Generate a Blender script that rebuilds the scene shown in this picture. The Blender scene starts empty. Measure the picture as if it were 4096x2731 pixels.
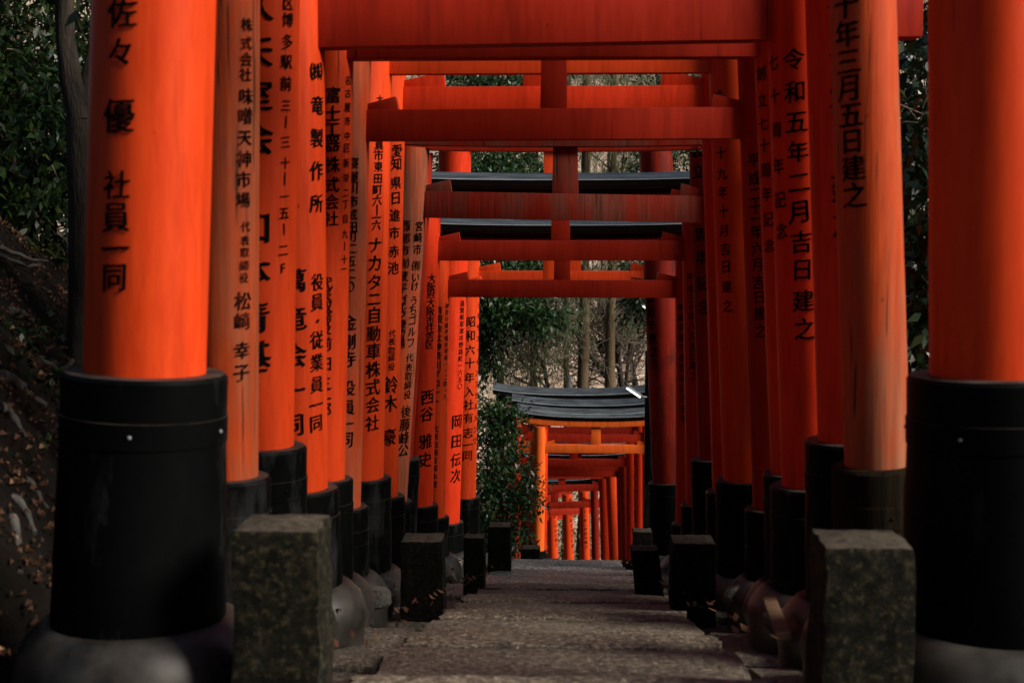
import bpy, bmesh, math, random
import numpy as np
from mathutils import Vector, Matrix, Euler

# ------------------------------------------------------------------ camera, light, exposure
S = bpy.context.scene
COL = S.collection
F = 50.0 / 36.0 * 4096.0                      # focal length in photograph pixels
PITCH, YAW = math.radians(4.98), math.radians(2.15)
cd = bpy.data.cameras.new('camera'); cam = bpy.data.objects.new('camera', cd); COL.objects.link(cam)
cd.lens = 50; cd.sensor_width = 36; cd.clip_end = 500; cd.clip_start = 0.05
cam.rotation_euler = (math.radians(90) - PITCH, 0, YAW)
cd.dof.use_dof = True; cd.dof.focus_distance = 12.5; cd.dof.aperture_fstop = 5.0
S.camera = cam
SUN_EL, SUN_AZ = math.radians(35), math.radians(70)   # azimuth: to the right of straight behind the camera
w = bpy.data.worlds.new('World'); S.world = w; w.use_nodes = True
nt = w.node_tree; bg = nt.nodes['Background']; sk = nt.nodes.new('ShaderNodeTexSky')
sk.sky_type = 'NISHITA'; sk.sun_disc = False; sk.sun_elevation = SUN_EL
sk.sun_rotation = math.pi - SUN_AZ
nt.links.new(sk.outputs[0], bg.inputs[0]); bg.inputs[1].default_value = 0.065
sl = bpy.data.lights.new('sun', 'SUN'); sun = bpy.data.objects.new('sun', sl); COL.objects.link(sun)
sl.energy = 3.9; sl.angle = math.radians(22); sl.color = (1.0, 0.93, 0.82)
sd = Vector((math.sin(SUN_AZ) * math.cos(SUN_EL), -math.cos(SUN_AZ) * math.cos(SUN_EL), math.sin(SUN_EL)))
sun.rotation_euler = sd.to_track_quat('Z', 'Y').to_euler()
S.view_settings.view_transform = 'Standard'; S.view_settings.look = 'None'
S.view_settings.exposure = 0.5; S.view_settings.gamma = 1
S.cycles.max_bounces = 8; S.cycles.diffuse_bounces = 5; S.cycles.use_denoising = True

RC = Euler((math.radians(90) - PITCH, 0, YAW)).to_matrix()
def ray(u, v): return RC @ Vector(((u - 2048) / F, (1365.5 - v) / F, -1))
def W(u, v, d):                                # point seen at photo pixel (u, v), d metres down the tunnel
    r = ray(u, v); return r * (d / r.y)

# ------------------------------------------------------------------ helpers
def lin(*c): return (c[0], c[1], c[2], 1)
class MB:
    def __init__(s): s.v = []; s.f = []; s.m = []
    def add(s, vs, fs, mi=0):
        o = len(s.v); s.v += [tuple(x) for x in vs]; s.f += [tuple(i + o for i in f) for f in fs]; s.m += [mi] * len(fs)
    def hexa(s, p, mi=0):                      # p: 4 bottom + 4 top corners
        s.add(p, [(3, 2, 1, 0), (4, 5, 6, 7), (0, 1, 5, 4), (1, 2, 6, 5), (2, 3, 7, 6), (3, 0, 4, 7)], mi)
    def box(s, c, sx, sy, sz, mi=0):
        x, y, z = c
        s.hexa([(x-sx, y-sy, z-sz), (x+sx, y-sy, z-sz), (x+sx, y+sy, z-sz), (x-sx, y+sy, z-sz),
                (x-sx, y-sy, z+sz), (x+sx, y-sy, z+sz), (x+sx, y+sy, z+sz), (x-sx, y+sy, z+sz)], mi)
    def lathe(s, P, ax, prof, n=40, mi=0, wob=0, seed=0, cap=True):  # prof: (height along axis, radius)
        e1, e2 = frame(ax); rnd = random.Random(seed); vs = []; fs = []
        ph = rnd.random() * 6
        for h, r in prof:
            for k in range(n):
                a = 2 * math.pi * k / n
                q = r * (1 + wob * (math.sin(2 * a + ph + h * 1.3) * .5 + math.sin(3 * a - ph * 2 + h * 2.1) * .5))
                vs.append(P + ax * h + e1 * (q * math.cos(a)) + e2 * (q * math.sin(a)))
        for i in range(len(prof) - 1):
            for k in range(n):
                k2 = (k + 1) % n
                fs.append((i*n + k, i*n + k2, (i+1)*n + k2, (i+1)*n + k))
        if cap:
            fs.append(tuple(range(n - 1, -1, -1))); b = (len(prof) - 1) * n; fs.append(tuple(b + k for k in range(n)))
        s.add(vs, fs, mi)
    def tube(s, pts, rad, n=6, mi=0):
        pts = [Vector(p) for p in pts]; vs = []; fs = []
        m = len(pts)
        for i, p in enumerate(pts):
            t = (pts[min(i+1, m-1)] - pts[max(i-1, 0)]).normalized()
            e1, e2 = frame(t); r = rad[i]
            for k in range(n):
                a = 2 * math.pi * k / n
                vs.append(p + e1 * (r * math.cos(a)) + e2 * (r * math.sin(a)))
        for i in range(m - 1):
            for k in range(n):
                k2 = (k + 1) % n; fs.append((i*n + k, i*n + k2, (i+1)*n + k2, (i+1)*n + k))
        fs.append(tuple(range(n - 1, -1, -1))); fs.append(tuple((m-1)*n + k for k in range(n)))
        s.add(vs, fs, mi)
    def build(s, name, mats, parent=None, smooth=True, bevel=0, angle=38):
        o = Vector((0, 0, 0)); q = parent
        while q is not None: o = o + q.location; q = q.parent
        me = bpy.data.meshes.new(name)
        me.from_pydata([(a - o.x, b - o.y, c - o.z) for a, b, c in s.v], [], s.f)
        if not isinstance(mats, (list, tuple)): mats = [mats]
        for m in mats: me.materials.append(m)
        if any(s.m): me.polygons.foreach_set('material_index', s.m)
        ob = bpy.data.objects.new(name, me); COL.objects.link(ob)
        if parent is not None: ob.parent = parent
        if bevel:
            b = bmesh.new(); b.from_mesh(me)
            es = [e for e in b.edges if len(e.link_faces) == 2 and e.calc_face_angle(0) > .6]
            bmesh.ops.bevel(b, geom=es, offset=bevel, segments=2, affect='EDGES', profile=.6)
            b.to_mesh(me); b.free()
        if smooth:
            me.shade_smooth()
            try: me.set_sharp_from_angle(angle=math.radians(angle))
            except Exception: pass
        return ob
def frame(ax):
    ax = Vector(ax); ref = Vector((0, 1, 0)) if abs(ax.y) < .8 else Vector((1, 0, 0))
    e1 = ref.cross(ax).normalized(); return e1, ax.cross(e1).normalized()
def tag(o, label=None, cat=None, group=None, kind=None):
    if label: o['label'] = label
    if cat: o['category'] = cat
    if group: o['group'] = group
    if kind: o['kind'] = kind
    return o
def thing(name, loc, label, cat, group=None):
    o = bpy.data.objects.new(name, None); COL.objects.link(o); o.location = loc; o.empty_display_size = .2
    return tag(o, label, cat, group)

# ------------------------------------------------------------------ materials
def nodes_mat(name):
    m = bpy.data.materials.new(name); m.use_nodes = True
    n = m.node_tree; return m, n, n.nodes['Principled BSDF']
def N(n, t, **kw):
    x = n.nodes.new(t)
    for k, v in kw.items(): setattr(x, k, v)
    return x
def coords(n, scale, rand=True):
    tc = N(n, 'ShaderNodeTexCoord'); mp = N(n, 'ShaderNodeMapping'); mp.inputs['Scale'].default_value = scale
    if rand:
        oi = N(n, 'ShaderNodeObjectInfo'); mu = N(n, 'ShaderNodeMath', operation='MULTIPLY'); mu.inputs[1].default_value = 37.0
        n.links.new(oi.outputs['Random'], mu.inputs[0]); n.links.new(mu.outputs[0], mp.inputs['Location'])
    n.links.new(tc.outputs['Object'], mp.inputs['Vector']); return mp.outputs['Vector']
def noise(n, vec, scale=5, detail=6, rough=.6, dist=0):
    x = N(n, 'ShaderNodeTexNoise'); x.inputs['Scale'].default_value = scale; x.inputs['Detail'].default_value = detail
    x.inputs['Roughness'].default_value = rough; x.inputs['Distortion'].default_value = dist
    n.links.new(vec, x.inputs['Vector']); return x.outputs['Fac']
def ramp(n, fac, stops):
    r = N(n, 'ShaderNodeValToRGB'); e = r.color_ramp.elements
    while len(e) < len(stops): e.new(.5)
    for i, (p, c) in enumerate(stops): e[i].position = p; e[i].color = c if len(c) == 4 else lin(*c)
    n.links.new(fac, r.inputs['Fac']); return r.outputs['Color']
def mix(n, fac, a, b, mode='MIX'):
    x = N(n, 'ShaderNodeMix', data_type='RGBA', blend_type=mode)
    for i, val in ((0, fac), (6, a), (7, b)):
        if hasattr(val, 'is_linked'): n.links.new(val, x.inputs[i])
        else: x.inputs[i].default_value = val
    return x.outputs[2]
def bump(n, bs, h, strength=.3, dist=.01):
    b = N(n, 'ShaderNodeBump'); b.inputs['Strength'].default_value = strength; b.inputs['Distance'].default_value = dist
    n.links.new(h, b.inputs['Height']); n.links.new(b.outputs[0], bs.inputs['Normal'])

def paint(name, col, var=.25, weather=0.0, wood=(.40, .27, .23), rough=.42):
    m, n, b = nodes_mat(name)
    fine = noise(n, coords(n, (9, 9, 1.1)), 4, 8, .65)
    big = noise(n, coords(n, (1.6, 1.6, .7)), 1.6, 4)
    c = ramp(n, big, [(.3, tuple(x * (1 - var) for x in col)), (.7, col)])
    c = mix(n, ramp(n, fine, [(.42, (0, 0, 0)), (.75, (1, 1, 1))]), c, lin(*(min(1, col[0] * 1.02), col[1] * 1.25, col[2] * 1.4)))
    dr = noise(n, coords(n, (7, 7, .45)), 2.6, 6, .7)                     # grime running down the grain
    c = mix(n, ramp(n, dr, [(.50, (0, 0, 0)), (.72, (.65, .65, .65))]), c, lin(col[0] * .45, col[1] * .42, col[2] * .6))
    fa = noise(n, coords(n, (3, 3, .8)), 3.3, 7, .75, .6)                 # sun-faded, chalky areas
    c = mix(n, ramp(n, fa, [(.58, (0, 0, 0)), (.75, (.35, .35, .35))]), c, lin(min(1, col[0] * 1.12), col[1] * 1.9, col[2] * 3.5))
    sp = noise(n, coords(n, (1, 1, .8)), 38, 2, .5)                      # flecks and small chips
    c = mix(n, ramp(n, sp, [(.75, (0, 0, 0)), (.79, (.8, .8, .8))]), c, lin(col[0] * .35, col[1] * .4, col[2] * .5))
    rg = ramp(n, big, [(.3, (rough, rough, rough)), (.7, (rough + .14,) * 3)])
    if weather > 0:
        wm = noise(n, coords(n, (2.2, 2.2, .5)), 2.1, 7, .68, .4)
        t = 1 - weather
        k = ramp(n, wm, [(max(.02, t * .62), (0, 0, 0)), (min(.98, t * .62 + .22), (1, 1, 1))])
        gr = noise(n, coords(n, (16, 16, .7)), 4, 5, .6)
        wc = ramp(n, gr, [(.3, tuple(x * .5 for x in wood)), (.6, wood)])
        c = mix(n, k, c, wc)
        ck = noise(n, coords(n, (22, 22, .75)), 2.2, 3, .5)              # splits along the grain
        kk = ramp(n, ck, [(.318, (.8, .8, .8)), (.355, (0, 0, 0))])
        c = mix(n, kk, c, lin(.03, .018, .012)); bump(n, b, ck, .35, .006)
        rg = mix(n, k, rg, lin(.75, .75, .75))
    else:
        ck = noise(n, coords(n, (20, 20, .6)), 2.0, 3, .5)
        kk = ramp(n, ck, [(.255, (.85, .85, .85)), (.285, (0, 0, 0))])
        c = mix(n, kk, c, lin(col[0] * .12, col[1] * .12, col[2] * .3)); bump(n, b, fine, .10, .004)
    n.links.new(c, b.inputs['Base Color']); n.links.new(rg, b.inputs['Roughness'])
    b.inputs['Specular IOR Level'].default_value = .14
    return m
ORANGE = (.72, .054, .008); RED = (.74, .038, .007)
M = {}
M['fresh'] = paint('vermilion_paint', ORANGE)
M['red'] = paint('red_vermilion_paint', RED, .3)
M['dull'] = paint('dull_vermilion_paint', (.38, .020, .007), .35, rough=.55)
M['worn'] = paint('worn_vermilion_paint', (.66, .075, .018), .3, .36, (.40, .15, .08))
M['bare'] = paint('flaked_vermilion_paint', (.56, .066, .012), .3, .30, (.34, .125, .06), .5)
M['sunny'] = paint('sun_toned_orange_paint', (.86, .125, .016), .15)  # lighter, yellower orange: sunlight on the far gate put into its colour
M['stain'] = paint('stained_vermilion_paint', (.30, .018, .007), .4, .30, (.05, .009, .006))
M['beam'] = paint('shade_toned_beam_paint', (.42, .021, .006), .3, rough=.5)  # darker vermilion: the shade on the beam fronts is in the colour
M['beamworn'] = paint('worn_beam_paint', (.33, .022, .008), .35, .36, (.19, .06, .04))

def simple(name, c0, c1, scale=(1, 1, 1), ns=6, rough=.6, bs=.2, bd=.01, spec=.5, rvar=.15, detail=8):
    m, n, b = nodes_mat(name); v = coords(n, scale)
    f = noise(n, v, ns, detail, .65)
    n.links.new(ramp(n, f, [(.3, c0), (.7, c1)]), b.inputs['Base Color'])
    n.links.new(ramp(n, f, [(.3, (rough - rvar,) * 3), (.7, (min(1, rough + rvar),) * 3)]), b.inputs['Roughness'])
    b.inputs['Specular IOR Level'].default_value = spec
    if bs: bump(n, b, noise(n, v, ns * 4, 5), bs, bd)
    return m
def blackpaint():
    m, n, b = nodes_mat('black_paint'); v = coords(n, (1, 1, .5))
    f = noise(n, v, 3, 8, .65); c = ramp(n, f, [(.3, (.0008, .0013, .0013)), (.7, (.0022, .0027, .0026))])
    sc = noise(n, coords(n, (2, 2, .6)), 2.3, 7, .7)
    c = mix(n, ramp(n, sc, [(.54, (0, 0, 0)), (.72, (.7, .7, .7))]), c, lin(.045, .044, .045))     # scuffed patches
    g = N(n, 'ShaderNodeNewGeometry'); sx = N(n, 'ShaderNodeSeparateXYZ'); n.links.new(g.outputs['Normal'], sx.inputs[0])
    du = N(n, 'ShaderNodeMapRange'); du.inputs['From Min'].default_value = .75; du.inputs['From Max'].default_value = .95; n.links.new(sx.outputs['Z'], du.inputs['Value'])
    c = mix(n, du.outputs[0], c, ramp(n, noise(n, v, 14, 5), [(.3, (.02, .016, .014)), (.7, (.075, .06, .052))]))  # settled dust
    n.links.new(c, b.inputs['Base Color']); n.links.new(ramp(n, f, [(.3, (.38,) * 3), (.7, (.6,) * 3)]), b.inputs['Roughness'])
    b.inputs['Specular IOR Level'].default_value = .06; bump(n, b, noise(n, v, 12, 5), .12, .004); return m
M['black'] = blackpaint()
M['blackworn'] = simple('rotting_black_wood', (.001, .001, .001), (.026, .017, .007), (16, 16, 1.0), 3, .8, .8, .012, .06)
def roofmat():
    m, n, b = nodes_mat('weathered_sheen_roof_metal'); v = coords(n, (1, 1, 1)); f = noise(n, coords(n, (.5, 3, 3)), 5, 8, .7)
    c = ramp(n, f, [(.3, (.0015, .002, .002)), (.7, (.005, .006, .006))])
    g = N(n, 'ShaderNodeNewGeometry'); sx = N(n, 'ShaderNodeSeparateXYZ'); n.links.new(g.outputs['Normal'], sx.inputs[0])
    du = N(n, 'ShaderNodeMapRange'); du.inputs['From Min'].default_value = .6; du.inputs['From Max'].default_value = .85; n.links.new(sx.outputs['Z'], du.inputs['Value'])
    c = mix(n, du.outputs[0], c, ramp(n, f, [(.35, (.016, .019, .020)), (.65, (.10, .108, .11))]))  # upward slopes greyer: sky sheen painted in along with the weathering
    n.links.new(c, b.inputs['Base Color']); b.inputs['Roughness'].default_value = .34; b.inputs['Specular IOR Level'].default_value = .4
    bump(n, b, noise(n, v, 9, 5), .12, .004); return m
M['roof'] = roofmat()
M['trim'] = simple('roof_edge_metal', (.18, .20, .21), (.42, .45, .46), (1, 4, 4), 5, .4, .05, .002, .6)
def inkmat(name, wear):
    m, n, b = nodes_mat(name); f = noise(n, coords(n, (14, 14, 5)), 3, 7, .75)
    n.links.new(ramp(n, f, [(wear, (.002, .002, .002)), (wear + .16, (.16, .022, .008))]), b.inputs['Base Color'])
    b.inputs['Roughness'].default_value = .8; b.inputs['Specular IOR Level'].default_value = .06; return m
M['ink'] = inkmat('black_ink', .60)
M['inkfaded'] = inkmat('faded_ink', .50)
M['metal'] = simple('grey_metal', (.12, .13, .13), (.3, .31, .31), (1, 1, 1), 12, .5, .05, .002)
M['cushion'] = simple('smooth_grey_concrete', (.008, .007, .0055), (.052, .045, .037), (1, 1, 1), 5, .42, .12, .004, .4)
M['bark'] = simple('dark_bark', (.012, .010, .008), (.075, .058, .042), (6, 6, 1.2), 4, .85, .8, .02, .2)
M['cedar'] = simple('cedar_bark', (.05, .032, .018), (.17, .115, .06), (9, 9, .7), 4, .85, .7, .02, .2)
M['twig'] = simple('twig_bark', (.045, .035, .027), (.26, .20, .155), (5, 5, 5), 4, .8, .3, .01, .2)
M['rootbark'] = simple('grey_root_bark', (.02, .018, .015), (.13, .12, .105), (4, 4, 4), 4, .8, .4, .01, .2)
M['stem'] = simple('dark_stem_bark', (.008, .006, .005), (.045, .034, .026), (5, 5, 2), 4, .8, .4, .01, .2)
M['plank'] = simple('old_plank_wood', (.05, .028, .013), (.17, .10, .052), (1.5, 14, 14), 3, .75, .4, .006, .3)

def stone(name, c0, c1, moss=0.0, spk=.5, bd=.012, rough=.8, msc=5, gs=95):
    m, n, b = nodes_mat(name)
    v = coords(n, (1, 1, 1))
    f = noise(n, v, 7, 8, .7); g = noise(n, v, gs, 3, .7)
    c = ramp(n, f, [(.3, c0), (.7, c1)])
    c = mix(n, ramp(n, g, [(.35, (spk,) * 3), (.5, (0, 0, 0))]), c, lin(.025, .022, .02))
    c = mix(n, ramp(n, g, [(.62, (0, 0, 0)), (.75, (spk,) * 3)]), c, lin(*(min(1, x * 2.1) for x in c1)))
    if moss:
        mo = noise(n, v, msc, 8, .75)
        c = mix(n, ramp(n, mo, [(.62 - moss * .3, (0, 0, 0)), (.74 - moss * .3, (1, 1, 1))]), c, lin(.018, .021, .007))
        lc = noise(n, v, 17, 5, .7)
        c = mix(n, ramp(n, lc, [(.64, (0, 0, 0)), (.74, (.55, .55, .55))]), c, lin(.16, .15, .085))
    n.links.new(c, b.inputs['Base Color']); b.inputs['Roughness'].default_value = rough
    ad = N(n, 'ShaderNodeMath', operation='ADD'); n.links.new(f, ad.inputs[0]); n.links.new(g, ad.inputs[1])
    bump(n, b, ad.outputs[0], .7, bd)
    return m
def granite(name, lo, hi, grain=46, rough=.6):
    m, n, b = nodes_mat(name); v = coords(n, (1, 1, 1)); big = noise(n, v, 2.2, 6, .65); g = noise(n, v, grain, 5, .75); g2 = noise(n, v, grain * .37, 6, .75)
    c = ramp(n, big, [(.32, lo), (.68, hi)])
    c = mix(n, ramp(n, g, [(.42, (.8,) * 3), (.52, (0, 0, 0))]), c, lin(.018, .013, .010))
    c = mix(n, ramp(n, g, [(.55, (0, 0, 0)), (.65, (.8,) * 3)]), c, lin(*(x * 2.3 for x in hi)))
    c = mix(n, ramp(n, g2, [(.36, (.7,) * 3), (.46, (0, 0, 0))]), c, lin(.03, .022, .016))
    n.links.new(c, b.inputs['Base Color']); b.inputs['Roughness'].default_value = rough; b.inputs['Specular IOR Level'].default_value = .5
    ad = N(n, 'ShaderNodeMath', operation='ADD'); n.links.new(g, ad.inputs[0]); n.links.new(g2, ad.inputs[1]); bump(n, b, ad.outputs[0], .8, .014); return m
M['step'] = granite('granite_step', (.072, .060, .043), (.180, .150, .112), 52)
M['nose'] = granite('pale_granite_edge', (.105, .086, .058), (.245, .205, .148), 52)  # nosing rows paler than the treads
M['flag'] = granite('grey_granite', (.10, .096, .09), (.26, .25, .235), 46, .26)
def postmat(name, k):
    m, n, b = nodes_mat(name); v = coords(n, (1, 1, 1))
    f = noise(n, v, 34, 7, .75); g = noise(n, v, 55, 4, .7)
    c = ramp(n, f, [(.40, tuple(k * x for x in (.003, .003, .002))), (.54, tuple(k * x for x in (.012, .011, .006))), (.70, tuple(k * x for x in (.055, .045, .026)))])
    c = mix(n, ramp(n, g, [(.56, (0, 0, 0)), (.63, (.75, .75, .75))]), c, lin(*(k * x for x in (.055, .046, .025))))
    ge = N(n, 'ShaderNodeNewGeometry'); sx = N(n, 'ShaderNodeSeparateXYZ'); n.links.new(ge.outputs['Normal'], sx.inputs[0])
    du = N(n, 'ShaderNodeMapRange'); du.inputs['From Min'].default_value = .5; du.inputs['From Max'].default_value = .85; n.links.new(sx.outputs['Z'], du.inputs['Value'])
    c = mix(n, du.outputs[0], c, ramp(n, f, [(.35, (.022, .018, .013)), (.6, (.085, .07, .052))]))   # paler upward faces
    n.links.new(c, b.inputs['Base Color']); b.inputs['Roughness'].default_value = .95; b.inputs['Specular IOR Level'].default_value = .15
    bump(n, b, f, .5, .012); return m
M['post'] = postmat('mossy_granite', 1.0); M['postdark'] = postmat('dark_mossy_granite', .3)
M['rock'] = stone('grey_rock', (.05, .047, .042), (.15, .14, .12), .3, .3, .04, .85)

def leafmat(name, dark, light, rough=.32, yellow=None, trans=.25, spec=.6):
    m, n, b = nodes_mat(name)
    g = N(n, 'ShaderNodeNewGeometry')
    st = [(0, dark), (.75, light)]
    if yellow: st = [(0, dark), (.62, light), (.93, light), (1, yellow)]
    c = ramp(n, g.outputs['Random Per Island'], st)
    n.links.new(c, b.inputs['Base Color']); b.inputs['Roughness'].default_value = rough
    b.inputs['Specular IOR Level'].default_value = spec
    out = n.nodes['Material Output']; tr = N(n, 'ShaderNodeBsdfTranslucent'); n.links.new(c, tr.inputs[0])
    mx = N(n, 'ShaderNodeMixShader'); mx.inputs[0].default_value = trans
    n.links.new(b.outputs[0], mx.inputs[1]); n.links.new(tr.outputs[0], mx.inputs[2]); n.links.new(mx.outputs[0], out.inputs[0])
    return m
M['camellia'] = leafmat('glossy_leaf', (.003, .010, .004), (.015, .035, .009), .28, (.05, .07, .012), .2, .5)
M['shrubleaf'] = leafmat('shining_leaf', (.006, .020, .008), (.030, .068, .018), .33, (.09, .12, .02), .2, .4)
M['oak'] = leafmat('soft_leaf', (.004, .011, .003), (.022, .044, .008), .36, (.08, .09, .015), .3, .4)
M['cedarleaf'] = leafmat('cedar_needles', (.020, .034, .016), (.11, .13, .055), .6, (.24, .19, .08), .3, .3)
M['dry'] = leafmat('dead_leaf', (.02, .009, .004), (.12, .05, .022), .75, (.34, .2, .11), .15, .3)
M['tan'] = leafmat('pale_dead_leaf', (.20, .13, .085), (.68, .52, .39), .8, (.82, .68, .54), .3, .2)

# ------------------------------------------------------------------ terrain
YS = [-40, -5, 3.0, 3.5, 13.0, 14.6, 26.0, 45.0, 50, 56, 95, 140]
ZS = [13, -.95, -1.05, -1.126, -3.2, -3.78, -6.60, -12.0, -12.3, -10.5, 17.0, 42.0]
def zp(y): return float(np.interp(y, YS, ZS))
def cx(y): return float(np.interp(y, [-10, 13, 20, 26, 30, 34, 38, 42, 46], [0, 0, .2, .52, .68, .62, .2, -.5, -1.5]))
def ground(x, y):
    z = zp(y); a = x - cx(y); fade = max(0, min(1, (50 - y) / 15))
    e = 1.34 + .5 * max(0, min(1, (4.0 - y) / .6))
    if a < -e:
        q = (-a - e) * max(0, min(1, (y - 2.5) / .9)); z += fade * (1.25 * min(q, 1.5) + .42 * max(0, q - 1.5))
    if a > 1.5:
        q = a - 1.5; z += fade * (.18 * min(q, 2) + .3 * max(0, q - 2))
    return z
def hsh(x, y): return math.sin(x * 12.9898 + y * 78.233) * 43758.5453 % 1
def rough_z(x, y):
    return .05 * math.sin(x * 3.1 + y * 1.7) * math.sin(y * 2.3 - x) + .03 * math.sin(x * 9.1 + 1) * math.sin(y * 8.3)
def axis_pts(lo, hi, fine_lo, fine_hi, fs, cs):
    p = []; t = lo
    while t < hi: p.append(t); t += fs if fine_lo <= t <= fine_hi else cs
    return p + [hi]
gx = axis_pts(-60, 60, -5, 4, .13, 2.0); gy = axis_pts(-20, 140, 1, 18, .16, 1.2)
mb = MB(); vs = []; nx = len(gx)
for y in gy:
    for x in gx:
        z = ground(x, y)
        a = abs(x - cx(y))
        z += rough_z(x, y) * (1 if a > 1.0 else .35) - (.30 if a < .93 and y < 14 else 0)
        if .7 < abs(x) < 1.75 and y < 4.0: z -= .10 * min(1, (4.0 - y) / .4)      # hollow washed out round the nearest feet
        vs.append((x, y, z))
fs = [(j*nx + i, j*nx + i + 1, (j+1)*nx + i + 1, (j+1)*nx + i) for j in range(len(gy) - 1) for i in range(nx - 1)]
mb.add(vs, fs)
def soil():
    m, n, b = nodes_mat('forest_soil'); v = coords(n, (1, 1, 1), False)
    f = noise(n, v, 9, 9, .75); g = noise(n, v, .6, 5, .6)
    c = ramp(n, f, [(.3, (.003, .002, .0015)), (.55, (.011, .007, .004)), (.8, (.032, .018, .009))])
    c = mix(n, ramp(n, g, [(.5, (0, 0, 0)), (.65, (.7, .7, .7))]), c, lin(.009, .012, .004))
    tc = N(n, 'ShaderNodeTexCoord'); sx = N(n, 'ShaderNodeSeparateXYZ'); n.links.new(tc.outputs['Object'], sx.inputs[0])
    far = N(n, 'ShaderNodeMapRange'); far.inputs['From Min'].default_value = 46; far.inputs['From Max'].default_value = 54
    n.links.new(sx.outputs['Y'], far.inputs['Value'])
    c2 = ramp(n, noise(n, v, 2.2, 9, .8), [(.34, (.12, .09, .055)), (.44, (.40, .28, .195)), (.56, (.66, .50, .38)), (.75, (.78, .63, .50))])
    n.links.new(mix(n, far.outputs[0], c, c2), b.inputs['Base Color']); b.inputs['Roughness'].default_value = .95
    b.inputs['Specular IOR Level'].default_value = .2
    bump(n, b, f, 1, .05); return m
tag(mb.build('ground', soil(), angle=180), kind='structure')

# ------------------------------------------------------------------ stone steps
NOSE = [-2.2, -.8, .6, 2.0, 3.42, 4.72, 6.05, 7.35, 8.75, 10.2, 11.6, 13.15]
rs = random.Random(4)
def slab(mb, x0, x1, y0, y1, z0, z1, mi, jit=.012, th=.16, nx=14, ny=8):
    top = []; 
    for j in range(ny + 1):
        for i in range(nx + 1):
            s, t = i / nx, j / ny
            x = x0 + (x1 - x0) * s; y = y0 + (y1 - y0) * t; z = z0 + (z1 - z0) * t
            edge = i in (0, nx) or j in (0, ny)
            z += (hsh(round(x, 3), round(y, 3)) - .5) * .008 - (.007 if edge else 0)
            if i in (0, nx): x += (rs.random() - .5) * jit * 2.4
            if j in (0, ny): y += (rs.random() - .5) * jit
            top.append((x, y, z))
    n1 = nx + 1
    f = [(j*n1+i, j*n1+i+1, (j+1)*n1+i+1, (j+1)*n1+i) for j in range(ny) for i in range(nx)]
    ring = [i for i in range(n1)] + [j*n1+nx for j in range(1, ny+1)] + [ny*n1+i for i in range(nx-1, -1, -1)] + [j*n1 for j in range(ny-1, 0, -1)]
    b0 = len(top); top += [(top[k][0], top[k][1], top[k][2] - th) for k in ring]; L = len(ring)
    f += [(ring[k], b0 + k, b0 + (k+1) % L, ring[(k+1) % L]) for k in range(L)]
    mb.add(top, f, mi)
st = MB()
for i in range(len(NOSE) - 1):
    y0, y1 = NOSE[i], NOSE[i + 1]
    zn0, zn1 = zp(y0) - .005, zp(y1) - .005
    hw = .535 if y1 < 8 else .50 - (.02 if y1 > 11 else 0)
    riser = min(.13, abs(zn0 - zn1) * .45)
    if i == len(NOSE) - 2:                     # three flags and a kerb at the head of the lower flight
        for a, b_, mi in ((-.53, -.19, 0), (-.18, .20, 1), (.21, .55, 0)):
            slab(st, a, b_, y0 + .02, y1 - .34, zn0 - riser, zn1 - .03, mi, .01, .16, 8, 10)
        slab(st, -.57, .57, y1 - .32, y1, zn1 - .01, zn1, 1, .008, .2, 16, 4)
    elif i >= len(NOSE) - 4:
        slab(st, -.60, .60, y0 + .006, y1, zn0 - riser, zn1, 1)
    else:
        w0 = .0
        ym = y1 - .26; zm = zn0 - riser + (zn1 - zn0 + riser) * (ym - y0) / (y1 - y0)
        slab(st, -hw - .03 * rs.random(), hw + .02 * rs.random(), y0 + .006, ym - .001, zn0 - riser, zm - .002, 0)
        slab(st, -hw + .03 * rs.random(), hw - .03 * rs.random(), ym, y1, zm + .002, zn1, 2)
    for sgn in (-1, 1):                        # rough border slabs
        yy = y0
        while yy < y1 - .1:
            ln = min(y1 - yy, .45 + .4 * rs.random())
            if y1 < 11.7:
                zz = zp(yy + ln / 2)
                a = hw + .085 + .02 * rs.random(); b_ = a + .22 + .08 * rs.random()
                za = (zn0 - riser) + (zn1 - zn0 + riser) * (yy - y0) / (y1 - y0); zb = (zn0 - riser) + (zn1 - zn0 + riser) * (yy + ln - y0) / (y1 - y0)
                dz = -.06 - .035 * rs.random()
                slab(st, *( (a, b_) if sgn > 0 else (-b_, -a)), yy + .012, yy + ln - .012, za + dz, zb + dz, 0, .014, .14, 6, 6)
            yy += ln
y = 13.15; k = 0
while y < 44:                                  # the lower flight, out of sight below the edge
    z = zp(y); c = cx(y); slab(st, c - .55, c + .55, y + .006, y + .5, z - .06, z - .06, 1, .01, .18, 5, 3); y += .5
tag(st.build('stone_steps', [M['step'], M['flag'], M['nose']], angle=50), kind='structure')

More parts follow.
